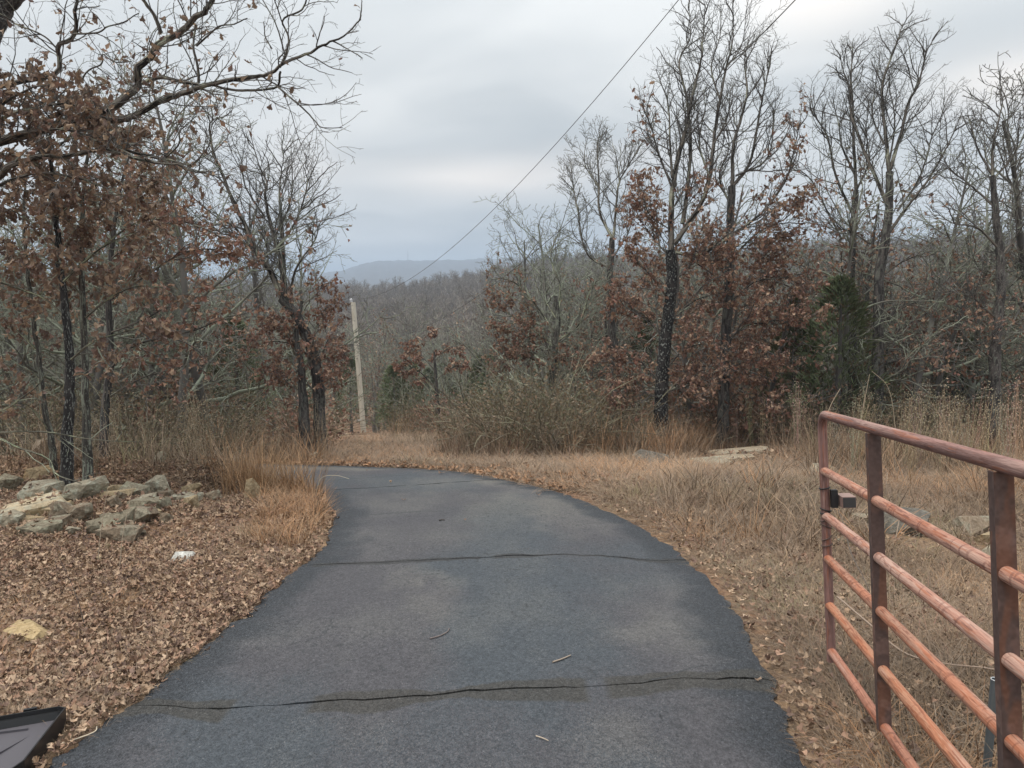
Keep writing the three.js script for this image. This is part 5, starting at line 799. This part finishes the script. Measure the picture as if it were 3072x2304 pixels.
// ---------------------------------------------------------------- rocks
const rocks = [];
{
  const rockMap = (a, b, l, amt, seed) => tex(256, 256, (u, v) => { const n = tfbm(u, v, 6, 5, seed), f = tfbm(u, v, 50, 2, seed + 4), k = sstep(0.52, 0.66, tfbm(u, v, 9, 4, seed + 7)) * amt; const c = mixc(mixc(a, b, n), l, k), s = (f - 0.5) * 40; return [c[0] + s, c[1] + s, c[2] + s].map((q) => min(255, max(0, q))); }, true);
  const bump = tex(256, 256, (u, v) => grey(tfbm(u, v, 12, 5, 300))), mk = (m) => new THREE.MeshStandardMaterial({ map: m, bumpMap: bump, bumpScale: 0.03, roughness: 0.92 });
  const mats = { weathered: mk(rockMap([168, 154, 130], [122, 110, 94], [140, 138, 126], 0.5, 337)), pale: mk(rockMap([158, 149, 130], [116, 108, 92], [166, 170, 154], 0.5, 301)), cream: mk(rockMap([188, 174, 146], [158, 142, 116], [160, 164, 150], 0.4, 305)), brown: mk(rockMap([134, 118, 98], [102, 90, 76], [140, 146, 130], 0.35, 309)), mossy: mk(rockMap([134, 126, 106], [98, 90, 75], [146, 148, 128], 0.5, 313)), tan: mk(rockMap([164, 142, 108], [134, 112, 84], [150, 146, 126], 0.3, 317)), orange: mk(rockMap([196, 132, 84], [170, 110, 72], [150, 130, 100], 0.2, 321)), white: mk(rockMap([196, 195, 188], [168, 166, 158], [204, 206, 202], 0.5, 325)), dark: mk(rockMap([104, 98, 88], [74, 70, 64], [128, 126, 114], 0.4, 329)), yellow: mk(rockMap([172, 150, 112], [146, 126, 92], [140, 128, 96], 0.3, 333)) };
  { const rng = rngOf(390), tones = ['brown', 'mossy', 'brown', 'tan', 'pale'], row = ['nearest row', 'second row', 'third row', 'back row'], nth = ['leftmost', 'second from left', 'third from left', 'fourth from left', 'fifth from left', 'sixth from left', 'seventh from left', 'eighth from left', 'ninth from left', 'tenth from left', 'eleventh from left', 'rightmost']; for (let r = 0; r < 4; r++) for (let k = 0; k < 12; k++) { const t = tones[(r * 3 + k * 2) % 5]; ROCKS.push([-5.3 + k * 0.17 + rng() * 0.12 - r * 0.03, 6.75 + r * 0.45 + rng() * 0.4, 0.1 + rng() * rng() * 0.3, 0.04 + rng() * 0.08, t, `${{ pale: 'light grey', mossy: 'green-grey', brown: 'dull brown', tan: 'tan' }[t]} filler stone of the rock pile, ${nth[k]} in its ${row[r]}`]); } }
  ROCKS.forEach(([x, d, w, h, tone, label], n) => {
    if (x < -3 && d > 5 && d < 10) { w *= 1.22; h *= 1.2; } if (x > 1.5 && tone !== 'weathered') h *= 1.15; if (tone === 'yellow') h *= 0.45; const rng = rngOf(400 + n), hh = tone === 'weathered' ? h * 2 : max(h * 1.35, w * 0.22), dep = w * (tone === 'weathered' ? 0.3 : 0.6 + rng() * 0.35), pts = [];
    const slab = tone === 'weathered' || tone === 'cream' || tone === 'yellow' || w > 3 * h;
    for (let k = 0; k < (slab ? 22 : 15); k++) { const a = rng() * 2 * PI, e = Math.asin(rng() * 2 - 1), b = V(cos(a) * cos(e), sin(e), sin(a) * cos(e)); const p = slab ? 0.35 : 0.6; b.set(Math.sign(b.x) * pow(abs(b.x), p), Math.sign(b.y) * pow(abs(b.y), slab ? 0.3 : p), Math.sign(b.z) * pow(abs(b.z), p)); b.multiplyScalar(0.82 + rng() * 0.3); pts.push(V(b.x * w * 0.5, b.y * hh * 0.55 + b.x * h * (rng() < 0.5 ? 0.1 : 0.12), b.z * dep * 0.5)); }
    const g = boxUV(new ConvexGeometry(pts), 1.6), m = rocks[n] = solo('rock', g, mats[tone], label, 'rock', [x, gy(x, d + dep * 0.3) + hh * 0.22, -(d + dep * 0.35)], d < 10 && x < -3 ? 'rocks piled by the left verge' : undefined);
    m.rotation.set((rng() - 0.5) * 0.2, (rng() - 0.5) * 0.9, (rng() - 0.5) * 0.24);
  });
}
// ---------------------------------------------------------------- grass, brush and fallen leaves
function clump(seed, n, h0, h1, spread, lean, w, segs = 4, droop = 0.6) {
  const rng = rngOf(seed), m = new Mesher(true), I = new THREE.Matrix4();
  for (let k = 0; k < n; k++) {
    const az = rng() * 2 * PI, r = spread * sqrt(rng()), h = lerp(h0, h1, rng()), la = az + (rng() - 0.5) * 2, le = lean * (0.3 + rng()), tone = 0.65 + rng() * 0.6, ww = w * (0.7 + rng() * 0.6), pa = la + PI / 2 + (rng() - 0.5) * 1.2;
    const v = [], t = []; let x = cos(az) * r, y = -0.02, z = sin(az) * r, ang = le;
    for (let s = 0; s <= segs; s++) { const f = s / segs, q = ww * (1 - f * 0.85) / 2; v.push(x - cos(pa) * q, y, z - sin(pa) * q, x + cos(pa) * q, y, z + sin(pa) * q); if (s < segs) { t.push(s * 2, s * 2 + 1, s * 2 + 3, s * 2, s * 2 + 3, s * 2 + 2); const st = h / segs; x += cos(la) * sin(ang) * st; z += sin(la) * sin(ang) * st; y += cos(ang) * st; ang += droop * rng() * 0.9; if (y < 0.01) y = 0.01; } }
    m.add(v, t, I, [tone, tone, tone]);
  }
  return m.geo();
}
const grassMat = new THREE.MeshStandardMaterial({ vertexColors: true, roughness: 0.85, side: THREE.DoubleSide });
function scatter(name, label, category, geos, mat, list) {   // list: [x, d, scale, height scale, colour, lift, tilt]
  const rng = rngOf(name.length * 7 + list.length), m = new THREE.Matrix4(), q = new THREE.Quaternion(), e = new THREE.Euler(), c = new THREE.Color();
  geos.forEach((g, k) => {
    const l = list.filter((_, i) => i % geos.length === k); if (!l.length) return;
    const im = new THREE.InstancedMesh(g, mat, l.length); im.name = numbered(name); tag(im, label, category, geos.length > 1 ? label : undefined, 'stuff');
    l.forEach(([x, d, s, sy, col, lift = 0, tilt = 0], i) => { e.set((rng() - 0.5) * tilt * 2, rng() * 6.283, (rng() - 0.5) * tilt * 2); q.setFromEuler(e); m.compose(V(x, gy(x, d) + lift, -d), q, V(s, s * sy, s)); im.setMatrixAt(i, m); c.setRGB(...col); im.setColorAt(i, c); });
    shade(im); scene.add(im);
  });
}
const tone = (rng, a, b, v = 0.25) => { const t = rng(), j = 1 - v + rng() * 2 * v; return mixc(a, b, t).map((q) => q * j); };
const byStone = (x, d) => ROCKS.some((r) => r[0] > 1.5 && abs(x - r[0]) < r[2] * 0.55 && d > r[1] - 0.3 - r[1] * 0.03 && d < r[1] + r[2] * 0.7);
const inCover = (x, d) => x > -2.36 && x < -1.86 + (d - 2.7) * -0.12 + 0.03 && d > 2.38 && d < 3.1;
const inFrame = (x, d) => d > 1.6 && abs(x) < d * 0.72 + 0.6;
{
  const STRAW = [0.325, 0.225, 0.138], STRAW2 = [0.24, 0.165, 0.108], GREYST = [0.255, 0.2, 0.15], ORANGE = [0.40, 0.21, 0.10], OLIVE = [0.24, 0.215, 0.11], RED = [0.29, 0.15, 0.115];
  const rng = rngOf(500), low = [], mat_ = [], tall = [], left = [];
  const pick = (x, d) => { const c = pick0(x, d), j = 0.62 + 0.75 * fbm(x * 1.1 + 4, d * 1.1, 4, 505); return c.map((q) => q * j * 0.93); };
  const pick0 = (x, d) => { const n = fbm(x * 0.6, d * 0.6, 3, 501), r = rng(); if (n > 0.58 && r < 0.5) return tone(rng, ORANGE, STRAW); if (n < 0.4 && r < 0.25) return tone(rng, OLIVE, STRAW2); if (r < 0.05) return tone(rng, RED, STRAW2); return r < 0.55 ? tone(rng, STRAW, STRAW2) : tone(rng, GREYST, STRAW2); };
  // right-hand field: matted dead grass
  for (let k = 0; k < 26000; k++) { const d = 1.7 + 15.5 * pow(rng(), 1.25), x = 0.9 + rng() * (d * 0.75 + 1.2); if (!inFrame(x, d) || byStone(x, d)) continue; const sd = roadDist(x, d); if (sd < 0.025) continue; const s = (sd < 0.1 ? 0.38 : sd < 0.25 ? 0.65 : 1) * (0.75 + rng() * 0.6) * (1 + sstep(5, 13, d) * 0.8); mat_.push([x, d, s, (sd < 0.15 ? 0.6 : 0.7 + rng() * 0.7) * (1 - 0.25 * sstep(5, 13, d)) * (0.3 + 1.1 * fbm(x * 0.9, d * 0.9 + 7, 3, 506)), pick(x, d)]); }
  // verge of the bend and far bank
  for (let k = 0; k < 9000; k++) { const x = -4 + rng() * 7, d = 9 + rng() * 12; const sd = roadDist(x, d); if (sd < 0.05 || !inFrame(x, d)) continue; mat_.push([x, d, 1.5 + rng() * 0.7, 0.75, pick(x, d)]); }
  // left verge: thinner grass through the leaves
  for (let k = 0; k < 26000; k++) { const d = 1.9 + 11 * pow(rng(), 1.2), x = -1.45 - rng() * (d * 0.72); if (!inFrame(x, d) || inCover(x, d)) continue; const sd = roadDist(x, d); if (sd < 0.025) continue; const near = exp(-sd * 2.2); if (rng() > 0.28 + 0.7 * near + (fbm(x * 0.8, d * 0.8, 2, 502) > 0.55 ? 0.25 : 0)) continue; left.push([x, d, (sd < 0.2 ? 0.4 : 0.6) + rng() * 0.4, 0.55 + rng() * 0.5, pick(x, d)]); }
  scatter('dead_grass', 'matted straw-coloured dead grass covering the right-hand field', 'grass', [clump(510, 22, 0.08, 0.24, 0.1, 1.0, 0.0042, 4, 0.8), clump(511, 20, 0.06, 0.2, 0.12, 1.2, 0.0036, 4, 1.0), clump(512, 18, 0.1, 0.3, 0.1, 0.8, 0.004, 4, 0.7), clump(513, 24, 0.05, 0.16, 0.12, 1.3, 0.004, 3, 0.9)], grassMat, mat_);
  scatter('verge_grass', 'short yellowed grass tufts poking through leaves on the left verge', 'grass', [clump(514, 16, 0.08, 0.22, 0.08, 0.9, 0.004, 4, 0.9), clump(515, 14, 0.06, 0.18, 0.1, 1.1, 0.0036, 4, 0.9), clump(516, 14, 0.08, 0.2, 0.14, 1.45, 0.0036, 5, 0.8), clump(517, 12, 0.05, 0.16, 0.14, 1.5, 0.0032, 4, 0.9)], grassMat, left);
  // tall bluestem
  const tallAt = (n, f, h) => { for (let k = 0; k < n; k++) { const [x, d] = f(); if (!inFrame(x, d) || byStone(x, d) || roadDist(x, d) < 0.12 || (d > 12 && abs(x / d + 0.2) < 0.035) || (d < 22 && x / d > -0.24 && x / d < -0.09 && rng() < 0.75)) continue; if (fbm(x * 0.5 + 9, d * 0.5, 2, 503) < 0.36) continue; tall.push([x, d, 0.9 + rng() * 0.3, (h || 1) * (0.65 + rng() * 0.6), pick(x + 3, d)]); } };
  tallAt(620, () => [-3.2 + rng() * 7.5, 12.6 + rng() * 6]);
  tallAt(1000, () => { const d = 10.8 + rng() * 7.5; return [3.2 + rng() * (d * 0.68 - 2), d]; }, 0.95);
  tallAt(260, () => [-0.8 + rng() * 5, 13.2 + rng() * 1.6], 1.0);
  tallAt(420, () => [-6.5 + rng() * 3.6, 9.2 + rng() * 0.2 + rng() * 5], 0.8);
  tallAt(420, () => [-8 + rng() * 8, 17 + rng() * 14], 1.1);
  tallAt(260, () => { const d = 6 + rng() * 5; return [1.6 + rng() * d * 0.6, d]; }, 0.55);
  scatter('bluestem', 'tall tan bluestem grass standing beyond the bend and below the oaks', 'grass', [clump(520, 22, 0.3, 0.85, 0.14, 0.3, 0.009, 4, 0.26), clump(521, 18, 0.25, 0.7, 0.18, 0.5, 0.009, 4, 0.4), clump(522, 14, 0.35, 1.0, 0.1, 0.25, 0.008, 4, 0.35), clump(523, 16, 0.2, 0.6, 0.16, 0.7, 0.01, 4, 0.6)], grassMat, tall);
  const or = []; for (let k = 0; k < 95; k++) { const x = -3.35 + rng() * 1.05, d = 8.7 + rng() * 1.1; const sd = roadDist(x, d); if (sd < 0.05 || sd > 1.2) continue; or.push([x, d, 0.85 + rng() * 0.3, 0.6 + rng() * 0.5, tone(rng, [0.36, 0.215, 0.115], [0.42, 0.28, 0.155])]); }
  for (let k = 0; k < 260; k++) { const x = -3.0 + rng() * 1.3, d = 6.2 + rng() * 2.8; const sd = roadDist(x, d); if (sd < 0.04 || sd > 0.7) continue; or.push([x, d, 0.5 + rng() * 0.3, 0.3 + rng() * 0.25, tone(rng, ORANGE, STRAW)]); }
  scatter('orange_grass', 'bright orange bluestem clump inside the bend, hiding the far drive', 'grass', [clump(524, 24, 0.35, 0.8, 0.12, 0.25, 0.0065, 4, 0.25), clump(525, 20, 0.3, 0.7, 0.14, 0.4, 0.0065, 4, 0.35)], grassMat, or);
  // weeds with pale seed heads
  const wm = new Mesher(true), wr = rngOf(530); { const I = new THREE.Matrix4(); for (let k = 0; k < 5; k++) { const x0 = (wr() - 0.5) * 0.1, z0 = (wr() - 0.5) * 0.1, path = wander(wr, V(x0, 0, z0), V((wr() - 0.5) * 0.3, 1, (wr() - 0.5) * 0.3), 0.7 + wr() * 0.35, 5, 0.08, 0.03); wm.n = []; const tb = new Mesher(); tb.tube(path, taper(6, 0.003, 0.0016), 3, () => [0.3, 0.23, 0.15]); wm.add(tb.p, tb.i, I, [0.3, 0.23, 0.15]); for (let j = 0; j < 14; j++) { const p = path[2 + floor(wr() * 4)].clone().add(V((wr() - 0.5) * 0.09, (wr() - 0.5) * 0.12, (wr() - 0.5) * 0.09)); wm.add([0, 0.007, 0, 0.006, -0.004, 0.003, -0.006, -0.004, 0.004, 0, -0.003, -0.007], [0, 1, 2, 0, 2, 3, 0, 3, 1, 1, 3, 2], new THREE.Matrix4().makeTranslation(p.x, p.y, p.z), [0.36, 0.3, 0.21]); } } }
  const weeds = []; for (let k = 0; k < 90; k++) { const d = 9 + rng() * 7, x = 4.5 + rng() * (d * 0.5); if (!inFrame(x, d)) continue; weeds.push([x, d, 0.9 + rng() * 0.4, 1, [1, 1, 1].map(() => 0.85 + rng() * 0.3), 0, 0.15]); } for (let k = 0; k < 50; k++) { const d = 9 + rng() * 4, x = -6.5 + rng() * 3.4; if (roadDist(x, d) < 0.3) continue; weeds.push([x, d, 0.9 + rng() * 0.3, 0.9, [1, 1, 1], 0, 0.2]); }
  scatter('seed_weeds', 'dry weeds dotted with pale seed heads behind the gate and left verge', 'weeds', [wm.geo()], grassMat, weeds);
  // fallen leaves
  const lit = [], LT = [[0.27, 0.18, 0.115], [0.34, 0.24, 0.16], [0.2, 0.125, 0.085], [0.40, 0.29, 0.2], [0.15, 0.095, 0.07], [0.30, 0.185, 0.125]], lc = () => { const c = LT[floor(rng() * LT.length)], j = 0.75 + rng() * 0.5; return c.map((q) => q * j); };
  for (let k = 0; k < 90000; k++) { const d = 1.8 + 10 * pow(rng(), 1.35), x = -1.4 - rng() * (d * 0.72); if (!inFrame(x, d) || inCover(x, d)) continue; const sd = roadDist(x, d); if (sd < (rng() < 0.05 ? -0.12 : 0.0)) continue; const pn = fbm(x * 1.3 + 2, d * 1.3, 3, 504); if (rng() > 0.35 + 1.6 * sstep(0.32, 0.56, pn)) continue; lit.push([x, d, (rng() < 0.03 ? 0.05 + rng() * 0.03 : 0.022 + rng() * 0.032) + sstep(5, 9, d) * 0.012, 1, lc(), 0.008 + rng() * 0.035, 0]); }
  for (let k = 0; k < 16000; k++) { const d = 1.8 + 14 * pow(rng(), 1.2), x = 0.9 + rng() * (d * 0.7 + 0.6); if (!inFrame(x, d)) continue; const sd = roadDist(x, d); if (sd < 0.0 || rng() > 0.12 + exp(-sd * 3) + 0.7 * sstep(0.5, 0.62, fbm(x * 0.8, d * 0.8, 3, 507))) continue; lit.push([x, d, 0.026 + rng() * 0.036, 1, lc(), 0.02 + rng() * 0.05, 0]); }
  for (let k = 0; k < 9000; k++) { const x = -4 + rng() * 6, d = 9 + rng() * 4.5; const sd = roadDist(x, d); if (sd < (rng() < 0.04 ? -0.15 : 0.0) || sd > 0.9 || rng() > exp(-sd * 3) + 0.1) continue; lit.push([x, d, 0.05 + rng() * 0.045, 1, tone(rng, [0.42, 0.24, 0.13], [0.3, 0.19, 0.12]), 0.02 + rng() * 0.03, 0]); }
  for (let k = 0; k < 9000; k++) { const d = 12 + rng() * 22, x = (rng() - 0.5) * d * 1.4; if (roadDist(x, d) < 0.1) continue; lit.push([x, d, 0.08 + rng() * 0.06, 1, lc(), 0.02 + rng() * 0.03, 0]); }
  // leaves caught on the stones
  { scene.updateMatrixWorld(true); const ray = new THREE.Raycaster(), pile = rocks.filter((m) => m.position.x < -3); for (let k = 0; k < 900; k++) { const x = -5.6 + rng() * 2.6, d = 6.3 + rng() * 2.8; ray.set(V(x, 3, -d), V(0, -1, 0)); const h = ray.intersectObjects(pile, false)[0]; if (h && h.face.normal.y > 0.5 && rng() < 0.5) lit.push([x, d, 0.04 + rng() * 0.04, 1, lc(), h.point.y + 0.012 - gy(x, d), 0]); } }
  const flat = LEAVES.map(({ v, t }, k) => { const m = new Mesher(true), w = v.slice(); for (let i = 0; i < w.length; i += 3) { const y = w[i + 1] - 0.5, r = [0.55, 0.7, 0.45, 0.9, 0.6, 0.5][k], a = y / r; w[i] *= 0.95; w[i + 1] = sin(a) * r; w[i + 2] += (1 - cos(a)) * r * (k % 2 ? 1 : 0.7) + w[i] * w[i] * 1.4; } m.add(w, t, new THREE.Matrix4(), [1, 1, 1]); const h = m.geo(); h.rotateX(-PI / 2); return h; });
  { // lying flat-ish, each tipped its own way
    const m = new THREE.Matrix4(), q = new THREE.Quaternion(), e = new THREE.Euler(), c = new THREE.Color();
    flat.forEach((g, k) => { const l = lit.filter((_, i) => i % flat.length === k), im = new THREE.InstancedMesh(g, std([1, 1, 1], 0.8), l.length); im.name = numbered('leaf_litter'); tag(im, 'curled brown oak leaves littering both verges', 'leaves', 'fallen leaf litter', 'stuff'); l.forEach(([x, d, s, , col, lift], i) => { e.set((rng() - 0.5) * 1.5, rng() * 6.283, (rng() - 0.5) * 1.5); q.setFromEuler(e); m.compose(V(x, gy(x, d) + lift, -d), q, V(s, s, s)); im.setMatrixAt(i, m); c.setRGB(...col); im.setColorAt(i, c); }); shade(im); scene.add(im); });
  }
  // leaves and twigs lying on the asphalt, each one by itself
  const roadLeaf = [[-0.45, 7.17, 'dark curled leaf alone in the middle of the bend'], [-1.2, 8.3, 'pale leaf by the inner rim of the bend'], [0.3, 8.6, 'brown leaf crumb on the outer half of the bend'], [1.2, 3.55, 'pale crumb on the lowest crack near its right end'], [-1.55, 9.6, 'leaf on the far crack by the inner rim'], [-1.0, 10.6, 'brown leaf near the far rim of the bend'], [-2.1, 10.9, 'leaf on the far stretch of asphalt']];
  roadLeaf.forEach(([x, d, label], k) => { const m = solo('fallen_leaf', flat[k % flat.length], leafPartMats[(k * 3) % 7], label, 'leaf', [x, slopeY(d) + 0.012, -d], 'leaves lying on the asphalt'); m.scale.setScalar(0.045 + 0.02 * (k % 3)); m.rotation.y = k * 1.7; });
  const stick = (label, pts, r, col) => { const q = pts.map(([x, d, h = 0.006]) => V(x, slopeY(d) + h, -d)), o = q[0].clone(); const m = new Mesher(); const c = new THREE.CatmullRomCurve3(q.map((p) => p.clone().sub(o))).getPoints(10); m.tube(c, taper(c.length, r, r * 0.7), 6, () => [1, 1, 1], true); solo('twig', m.geo(), std(col, 0.8), label, 'twig', o.toArray(), 'twigs lying on the asphalt'); };
  stick('short curved twig left of centre between the long cracks', [[-0.46, 4.1], [-0.41, 4.14], [-0.37, 4.21], [-0.365, 4.26]], 0.004, [0.16, 0.13, 0.12]);
  stick('straight pale twig right of centre between the long cracks', [[0.21, 3.77], [0.26, 3.81], [0.31, 3.86]], 0.0045, [0.3, 0.24, 0.19]);
  stick('bent pale straw on the asphalt beside the black cover', [[-1.84, 2.94], [-1.79, 2.99], [-1.76, 3.04], [-1.775, 3.08]], 0.003, [0.55, 0.47, 0.36]);
  stick('tiny dark stem in the bend ahead of the upper crack', [[-0.7, 7.2], [-0.68, 7.23], [-0.65, 7.22]], 0.006, [0.06, 0.05, 0.045]);
  stick('thin pale stem below the lowest crack', [[0.1, 3.0], [0.13, 2.98], [0.15, 2.96]], 0.003, [0.4, 0.33, 0.26]);
  // arching dead vine in the grass by the gate and loose pale stalks
  const stalk = (name, label, cat, pts, r, col) => { const q = pts.map(([x, h, d]) => V(x, gy(x, d) + h, -d)), o = q[0].clone(), m = new Mesher(), c = new THREE.CatmullRomCurve3(q.map((p) => p.clone().sub(o))).getPoints(24); m.tube(c, taper(c.length, r, r * 0.5), 5, () => [1, 1, 1]); solo(name, m.geo(), std(col, 0.85), label, cat, o.toArray()); };
  stalk('dead_vine', 'arching dead vine lying in the grass behind the gate rails', 'vine', [[1.9, 0.2, 4.3], [1.95, 0.14, 4.0], [2.02, 0.09, 3.75], [2.12, 0.1, 3.55], [2.26, 0.13, 3.4], [2.4, 0.1, 3.3]], 0.006, [0.28, 0.21, 0.16]);
  stalk('dry_stalk', 'tall pale dry stalk standing left of the gate end', 'stalk', [[4.55, 0, 11.3], [4.62, 0.5, 11.3], [4.72, 0.95, 11.3], [4.86, 1.25, 11.3]], 0.008, [0.45, 0.36, 0.26]);
  stalk('dry_stalk', 'straight dry stalk directly behind the gate corner', 'stalk', [[5.25, 0, 11.6], [5.32, 0.7, 11.6], [5.42, 1.5, 11.6]], 0.008, [0.45, 0.36, 0.26]);
  stalk('dry_stalk', 'fine dry stalk bending left behind the gate corner', 'stalk', [[5.9, 0, 11.6], [5.85, 0.7, 11.6], [5.7, 1.3, 11.6], [5.45, 1.55, 11.6]], 0.007, [0.42, 0.34, 0.24]);
  stalk('dry_stalk', 'two-foot dry stem rising in front of the rock pile', 'stalk', [[-3.3, 0, 5.9], [-3.25, 0.3, 5.9], [-3.18, 0.62, 5.9]], 0.004, [0.42, 0.34, 0.25]);
  stalk('dry_stalk', 'second dry stem beside the first in front of the rock pile', 'stalk', [[-3.05, 0, 5.75], [-3.0, 0.3, 5.75], [-2.9, 0.66, 5.75]], 0.004, [0.42, 0.34, 0.25]);
  stalk('dry_stalk', 'thin dark stem in the leaves above the yellow sandstone', 'stalk', [[-2.62, 0, 4.5], [-2.66, 0.2, 4.5], [-2.74, 0.42, 4.5]], 0.003, [0.1, 0.08, 0.07]);
  stalk('dry_stalk', 'pale grass stalk arching over the inner rim of the bend', 'stalk', [[-2.25, 0, 8.55], [-2.15, 0.25, 8.5], [-1.98, 0.36, 8.45], [-1.82, 0.33, 8.4]], 0.004, [0.55, 0.48, 0.36]);
}
// brush mound above the far bank: thin arching stems
{
  const make = (seed, dead = 0) => { const rng = rngOf(seed), g = new THREE.Group(), m = new Mesher(); for (let k = 0; k < 85; k++) { const az = rng() * 6.28, path = wander(rng, V(cos(az) * 0.25 * rng(), -0.05, sin(az) * 0.25 * rng()), V(cos(az) * 0.7, 1.1, sin(az) * 0.7), 0.8 + rng() * 0.9, 8, 0.26, -0.07); m.tube(path, taper(9, 0.007, 0.0035), 3, woodCol('grey', rng() * 900)); sprout(m, rng, path, 0.006, { wood: 'grey', rmin: 0.0035, leafFrom: 9, levels: [{ gap: 0.09, from: 0.2, len: 0.34, ang: 0.8, segs: 4, wig: 0.3, up: -0.02, r: 0.005 }, { gap: 0.1, from: 0.3, len: 0.12, ang: 0.8, segs: 2, wig: 0.2, up: 0, r: 0.0035 }] }); } const s = new THREE.Mesh(m.geo(), brushMat); s.name = 'stems'; s.userData.kind = 'stuff'; g.add(s); const lm = new Mesher(true); for (let k = 0; k < (dead ? 620 : 900); k++) { const az = rng() * 6.28, r = 0.75 * sqrt(rng()), y = 0.15 + rng() * (1.1 - r * 0.7); const mt = leafPlace(rng, V(cos(az) * r, y, sin(az) * r), dead ? 0.06 + rng() * 0.045 : 0.035 + rng() * 0.03, 0); lm.add(SIMPLE[k % 2].v, SIMPLE[k % 2].t, mt, dead ? leafTones[floor(rng() * 7)] : mixc([0.13, 0.13, 0.07], [0.24, 0.16, 0.1], rng())); } const l = new THREE.Mesh(lm.geo(), leafMat); l.name = 'leaves'; l.userData.kind = 'stuff'; g.add(l); g.traverse((q) => { if (q.isMesh) shade(q); }); return g; };
  const brushMat = new THREE.MeshStandardMaterial({ vertexColors: true, roughness: 0.95, color: new THREE.Color().setRGB(1, 0.92, 0.72) });
  const set = [make(601), make(602), make(603)], rng = rngOf(610);
  const words = ['at the left foot of the mound', 'low on the left of the mound', 'at the front of the mound', 'on top of the mound', 'at the back of the mound', 'in the middle of the mound', 'right of the mound top', 'low on the right of the mound', 'at the right foot of the mound', 'behind the right foot of the mound', 'in front of the russet oak', 'beside the big oak trunk'];
  [[-0.5, 14.4], [0.1, 14.0], [0.8, 14.2], [0.6, 15.6], [1.2, 16.4], [1.4, 15.0], [1.9, 15.8], [2.0, 14.3], [2.6, 14.6], [2.5, 16.2], [-0.2, 16.2], [3.6, 15.6]].forEach(([x, d], k) => k !== 8 && k !== 9 && k !== 11 && plant(set[k % 3], 'brush_shrub', 'olive-grey arching brush shrub ' + words[k], 'shrub', x, d, (x > 1.8 ? 0.9 : 1.2) + rng() * 0.4, rng() * 6, 'brush mound shrubs'));
  [[-6.2, 12.8, 'left of the dark twin trunk'], [-7.5, 11.6, 'behind the leaning tan slab'], [-5.0, 12.9, 'in the tall grass before the crooked oak'], [-8.2, 13.6, 'deep behind the rock pile'], [-6.9, 14.8, 'under the leafy reaching oak'], [6.0, 15.5, 'in front of the green cedar'], [7.6, 15, 'right of the green cedar'], [9.2, 16.2, 'behind the gate under the edge oak'], [10.6, 15.2, 'by the right frame edge']].forEach(([x, d, w], k) => plant(set[k % 3], 'brush_shrub', 'tangled grey-brown brush ' + w, 'shrub', x, d, 0.9 + rng() * 0.4, rng() * 6, 'tangled brush along the wood edge'));
  const dry = [make(604, 1), make(605, 1)];
  const nth = (k) => ['first', 'second', 'third', 'fourth', 'fifth', 'sixth', 'seventh', 'eighth', 'ninth', 'tenth', 'eleventh', 'twelfth', 'thirteenth', 'fourteenth', 'fifteenth', 'sixteenth', 'seventeenth', 'eighteenth', 'nineteenth', 'twentieth'][k];
  for (const [n, x0, x1, d0, d1, where] of [[20, 3.2, 14.5, 15.8, 20, 'under the oaks right of the bend'], [9, -11.5, -4.2, 13.6, 19, 'under the oaks left of the bend'], [8, -4, 1.5, 22, 30, 'beyond the bank behind the bend']]) { const l = []; for (let k = 0; k < n; k++) { const x = lerp(x0, x1, (k + rng()) / n), d = lerp(d0, d1, rng()); l.push([x, d]); } l.sort((a, b) => a[0] / a[1] - b[0] / b[1]); l.forEach(([x, d], k) => plant(k % 3 ? dry[k % 2] : set[k % 3], 'brush_shrub', (k % 3 ? 'brown-leaved undergrowth, ' : 'grey-brown twiggy undergrowth, ') + nth(k) + ' from the left ' + where, 'shrub', x, d, 0.95 + rng() * 0.5, rng() * 6, 'undergrowth ' + where)); }
}


renderer.render(scene, camera);
